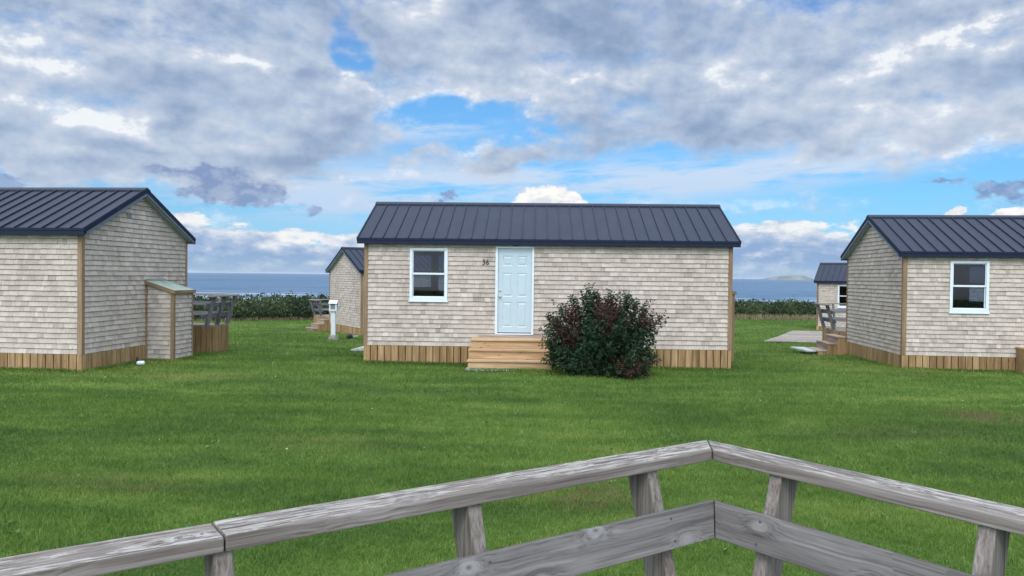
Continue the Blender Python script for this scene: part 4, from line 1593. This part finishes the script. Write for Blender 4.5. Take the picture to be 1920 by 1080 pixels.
# solid dark hull added so that nothing shows through, coloured as inner shade
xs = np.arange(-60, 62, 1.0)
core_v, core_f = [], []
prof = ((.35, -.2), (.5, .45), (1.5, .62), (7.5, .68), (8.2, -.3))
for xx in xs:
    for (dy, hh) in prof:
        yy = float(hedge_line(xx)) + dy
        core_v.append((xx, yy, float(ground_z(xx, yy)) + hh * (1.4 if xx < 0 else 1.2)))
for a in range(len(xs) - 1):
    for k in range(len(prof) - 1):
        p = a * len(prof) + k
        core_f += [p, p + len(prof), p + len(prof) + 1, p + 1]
core = raw_mesh('shade_hull', core_v, core_f, 4, plain('thicket_inner_shade', (.014, .020, .010), .95), parent=th_o)
tag(th_o, 'dense low green thicket along the shore behind the lawn', 'thicket', kind='stuff')


def blades(name, X, Y, H, Wd, tone, mat, lean=.5, zoff=0.0, bend=True):
    n = len(X)
    Z = ground_z(X, Y) + zoff
    an = rng.uniform(0, 2 * np.pi, n)
    la = rng.uniform(0, 2 * np.pi, n)
    lm = np.abs(rng.normal(0, lean, n)) * H
    hx_, hy_ = np.cos(an) * Wd * .5, np.sin(an) * Wd * .5
    mx, my = X + np.cos(la) * lm * .3, Y + np.sin(la) * lm * .3
    tx, ty = X + np.cos(la) * lm, Y + np.sin(la) * lm
    v0 = np.stack([X - hx_, Y - hy_, Z - .004], 1)
    v1 = np.stack([X + hx_, Y + hy_, Z - .004], 1)
    v2 = np.stack([mx + hx_ * .8, my + hy_ * .8, Z + H * .6], 1)
    v3 = np.stack([mx - hx_ * .8, my - hy_ * .8, Z + H * .6], 1)
    v4 = np.stack([tx, ty, Z + H], 1)
    i = np.arange(n)
    if bend:
        V = np.stack([v0, v1, v2, v3, v4], 1).reshape(-1, 3)
        i = i * 5
        F = np.stack([i, i + 1, i + 2, i, i + 2, i + 3, i + 3, i + 2, i + 4], 1).reshape(-1)
        return raw_mesh(name, V, F, 3, mat, tone=np.repeat(tone, 5))
    V = np.stack([v0, v1, v4], 1).reshape(-1, 3)
    i = i * 3
    F = np.stack([i, i + 1, i + 2], 1).reshape(-1)
    return raw_mesh(name, V, F, 3, mat, tone=np.repeat(tone, 3))


def fan(n, y0, y1, k=.80):
    y_ = np.sqrt(rng.uniform(y0 * y0, y1 * y1, n))
    return rng.uniform(-1, 1, n) * (k * y_ + 2.2), y_


# -- mown grass, denser and finer near the viewer
Xs, Ys, Hs, Ws = [], [], [], []
for (n, y0, y1, h, w) in ((270000, 3.2, 8.0, .034, .0045), (240000, 8.0, 13.0, .036, .0062), (150000, 13.0, 20.0, .040, .010), (110000, 20.0, 34.0, .046, .018), (80000, 34.0, 58.0, .05, .032)):
    x_, y_ = fan(n, y0, y1)
    Xs.append(x_)
    Ys.append(y_)
    cl = .75 + .5 * (np.sin(x_ * 3.1 + np.sin(y_ * 2.3) * 2) * np.sin(y_ * 3.7 + np.sin(x_ * 1.9) * 2) * .5 + .5)
    Hs.append(h * rng.uniform(.6, 1.35, n) * cl)
    Ws.append(w * rng.uniform(.7, 1.3, n))
# longer uncut grass along the skirting of the cabins, steps and shrub base
def edge_grass(p, q, n, spread=.08, h=.075):
    f = rng.random(n)
    x_ = p[0] + (q[0] - p[0]) * f + rng.normal(0, spread, n)
    y_ = p[1] + (q[1] - p[1]) * f - np.abs(rng.normal(0, spread, n))
    Xs.append(x_)
    Ys.append(y_)
    Hs.append(h * rng.uniform(.4, 1.2, n))
    Ws.append(np.full(n, .008))


w36 = c36[2]
edge_grass(w36(0, -.05), w36(2.55, -.05), 2200)
edge_grass(w36(2.6, -1.30), w36(4.55, -1.30), 3200, .09, .09)
edge_grass(w36(4.6, -.7), w36(6.6, -1.5), 3200, .25, .08)
edge_grass(w36(6.4, -.05), w36(8.8, -.05), 2200)
edge_grass(cL[2](LEN, -.02), cL[2](LEN - 3.2, -.02), 2200)
edge_grass(cL[2](LEN + .05, 0), cL[2](LEN + .05, 2.2), 1500, .05)
edge_grass(cL[2](LEN, 2.2), cL[2](LEN + .7, 2.2), 900, .05)
edge_grass(cL[2](LEN + .75, 2.3), cL[2](LEN + .75, 3.2), 700, .05)
edge_grass(cR[2](0, -.02), cR[2](2.7, -.02), 2200)
edge_grass(cR[2](-.05, 0), cR[2](-.05, 4.1), 2000, .05)
Xg, Yg, Hg, Wg = map(np.concatenate, (Xs, Ys, Hs, Ws))
keep = np.ones(len(Xg), bool)
for ref in (c36, cL, cR, cFL, cFR):
    rt = ref[0]
    th = rt.rotation_euler.z
    dx, dy = Xg - rt.location.x, Yg - rt.location.y
    s_, t_ = dx * math.cos(th) + dy * math.sin(th), -dx * math.sin(th) + dy * math.cos(th)
    keep &= ~((s_ > -.0) & (s_ < LEN) & (t_ > .0) & (t_ < D))
Xg, Yg, Hg, Wg = Xg[keep], Yg[keep], Hg[keep], Wg[keep]
tone = np.clip(rng.normal(.5, .22, len(Xg)), 0, 1)
tag(blades('lawn_grass', Xg, Yg, Hg, Wg, tone, M_BLADE, .75), 'short mown green grass covering the lawn', 'grass', kind='stuff')

# -- dry grass fringe in front of the right-hand thicket
n = 26000
x_ = rng.uniform(-42, 44, n)
y_ = hedge_line(x_) - rng.random(n) * np.where(x_ > 5, 3.2, .7) + .5
hh = rng.uniform(.12, .45, n) * np.where(x_ > 5, 1.0, .6)
M_DRY = leaf_mat('dry_grass', [(0, (.07, .085, .03)), (.5, (.17, .145, .075)), (1, (.30, .23, .14))], trans=.2)
tag(blades('dry_grass', x_, y_, hh, np.full(n, .03), rng.random(n), M_DRY, .35), 'tall dry tan grass fringe along the foot of the thicket', 'dry grass', kind='stuff')

# -- broad-leaved weeds and small pale flower heads scattered in the lawn
n_c = 260
cx_, cy_ = fan(n_c, 4.5, 22.0, .75)
Pw, Dw, Sw, Tw = [], [], [], []
for k in range(n_c):
    r_ = rng.integers(4, 9)
    for j in range(r_):
        a = rng.uniform(0, 6.28)
        Pw.append((cx_[k] + rng.normal() * .02, cy_[k] + rng.normal() * .02, float(ground_z(cx_[k], cy_[k])) + .018))
        Dw.append((math.cos(a), math.sin(a), rng.uniform(.1, .7)))
        Sw.append(rng.uniform(.022, .055))
        Tw.append(rng.uniform(.1, .65))
n_f = 130
fx, fy = fan(n_f, 5, 30, .75)
for k in range(n_f):
    for j in range(3):
        a = rng.uniform(0, 6.28)
        Pw.append((fx[k], fy[k], float(ground_z(fx[k], fy[k])) + .035))
        Dw.append((math.cos(a), math.sin(a), .8))
        Sw.append(rng.uniform(.014, .026))
        Tw.append(1.0)
Pw, Dw, Sw, Tw = map(np.array, (Pw, Dw, Sw, Tw))
M_WEED = leaf_mat('weed_leaves', [(0, (.05, .11, .02)), (.7, (.10, .18, .045)), (.9, (.2, .28, .10)), (.97, (.55, .55, .45))], trans=.2)
tag(leaf_cloud('lawn_weeds', Pw, unit(Dw), Sw, Tw, M_WEED, aspect=.6), 'scattered clover and plantain leaves in the lawn', 'weeds', kind='stuff')

# ------------------------------------------------------------------ island on the horizon
def island():
    dist = 7000.0
    x0_, x1_ = .339 * dist, .397 * dist
    nx_, ny_ = 90, 18
    V, F = [], []
    hp = lambda f: (np.interp(f, [0, .06, .2, .4, .55, .7, .85, .96, 1], [0, .32, .72, .98, 1, .86, .58, .42, 0]))
    for i in range(nx_ + 1):
        f = i / nx_
        for j in range(ny_ + 1):
            g = j / ny_
            prof_ = min(1.0, (g * 9) ** .45) * math.cos(max(0, g - .15) * 1.7) if g < 1 else 0
            h = 46 * hp(f) * max(0, prof_) + rng.normal() * .7 * (0 < g < 1)
            V.append((x0_ + (x1_ - x0_) * f, dist - 150 * math.sin(math.pi * f) + 500 * g, SEA_Z - .5 + h))
    for i in range(nx_):
        for j in range(ny_):
            p = i * (ny_ + 1) + j
            F += [p, p + ny_ + 1, p + ny_ + 2, p + 1]
    mt, t, b, o = new_mat('island_ground')
    geo = t.n('ShaderNodeNewGeometry')
    nz = t.sep(geo.outputs['Normal'])[2]
    nn = t.noise(geo.outputs['Position'], .012, 5, .6)
    c = t.mix(t.ss(nz, .35, .75), (.30, .25, .23), t.mix(t.ss(nn, .4, .6), (.09, .12, .11), (.15, .17, .15)))
    t.put(b.inputs['Base Color'], c)
    t.put(b.inputs['Roughness'], .9)
    o_i = raw_mesh('island', V, F, 4, mt, smooth=False)
    tag(o_i, kind='structure')


island()

# ------------------------------------------------------------------ sea air
HZ = True
if HZ:
    hm = bpy.data.materials.new('sea_haze')
    hm.use_nodes = True
    t = NT(hm.node_tree)
    pv_ = t.n('ShaderNodeVolumePrincipled', inp={'Color': (.80, .88, 1.0), 'Density': HAZE_D, 'Anisotropy': 0.2})
    t.t.links.new(pv_.outputs[0], t.n('ShaderNodeOutputMaterial').inputs['Volume'])
    hb_ = MB()
    hb_.bx(-61000, 61000, -80, 61000, -16, 60, tone=.5)
    hz_o = hb_.build('haze', hm)
    tag(hz_o, 'thin pale sea air', 'haze', kind='stuff')
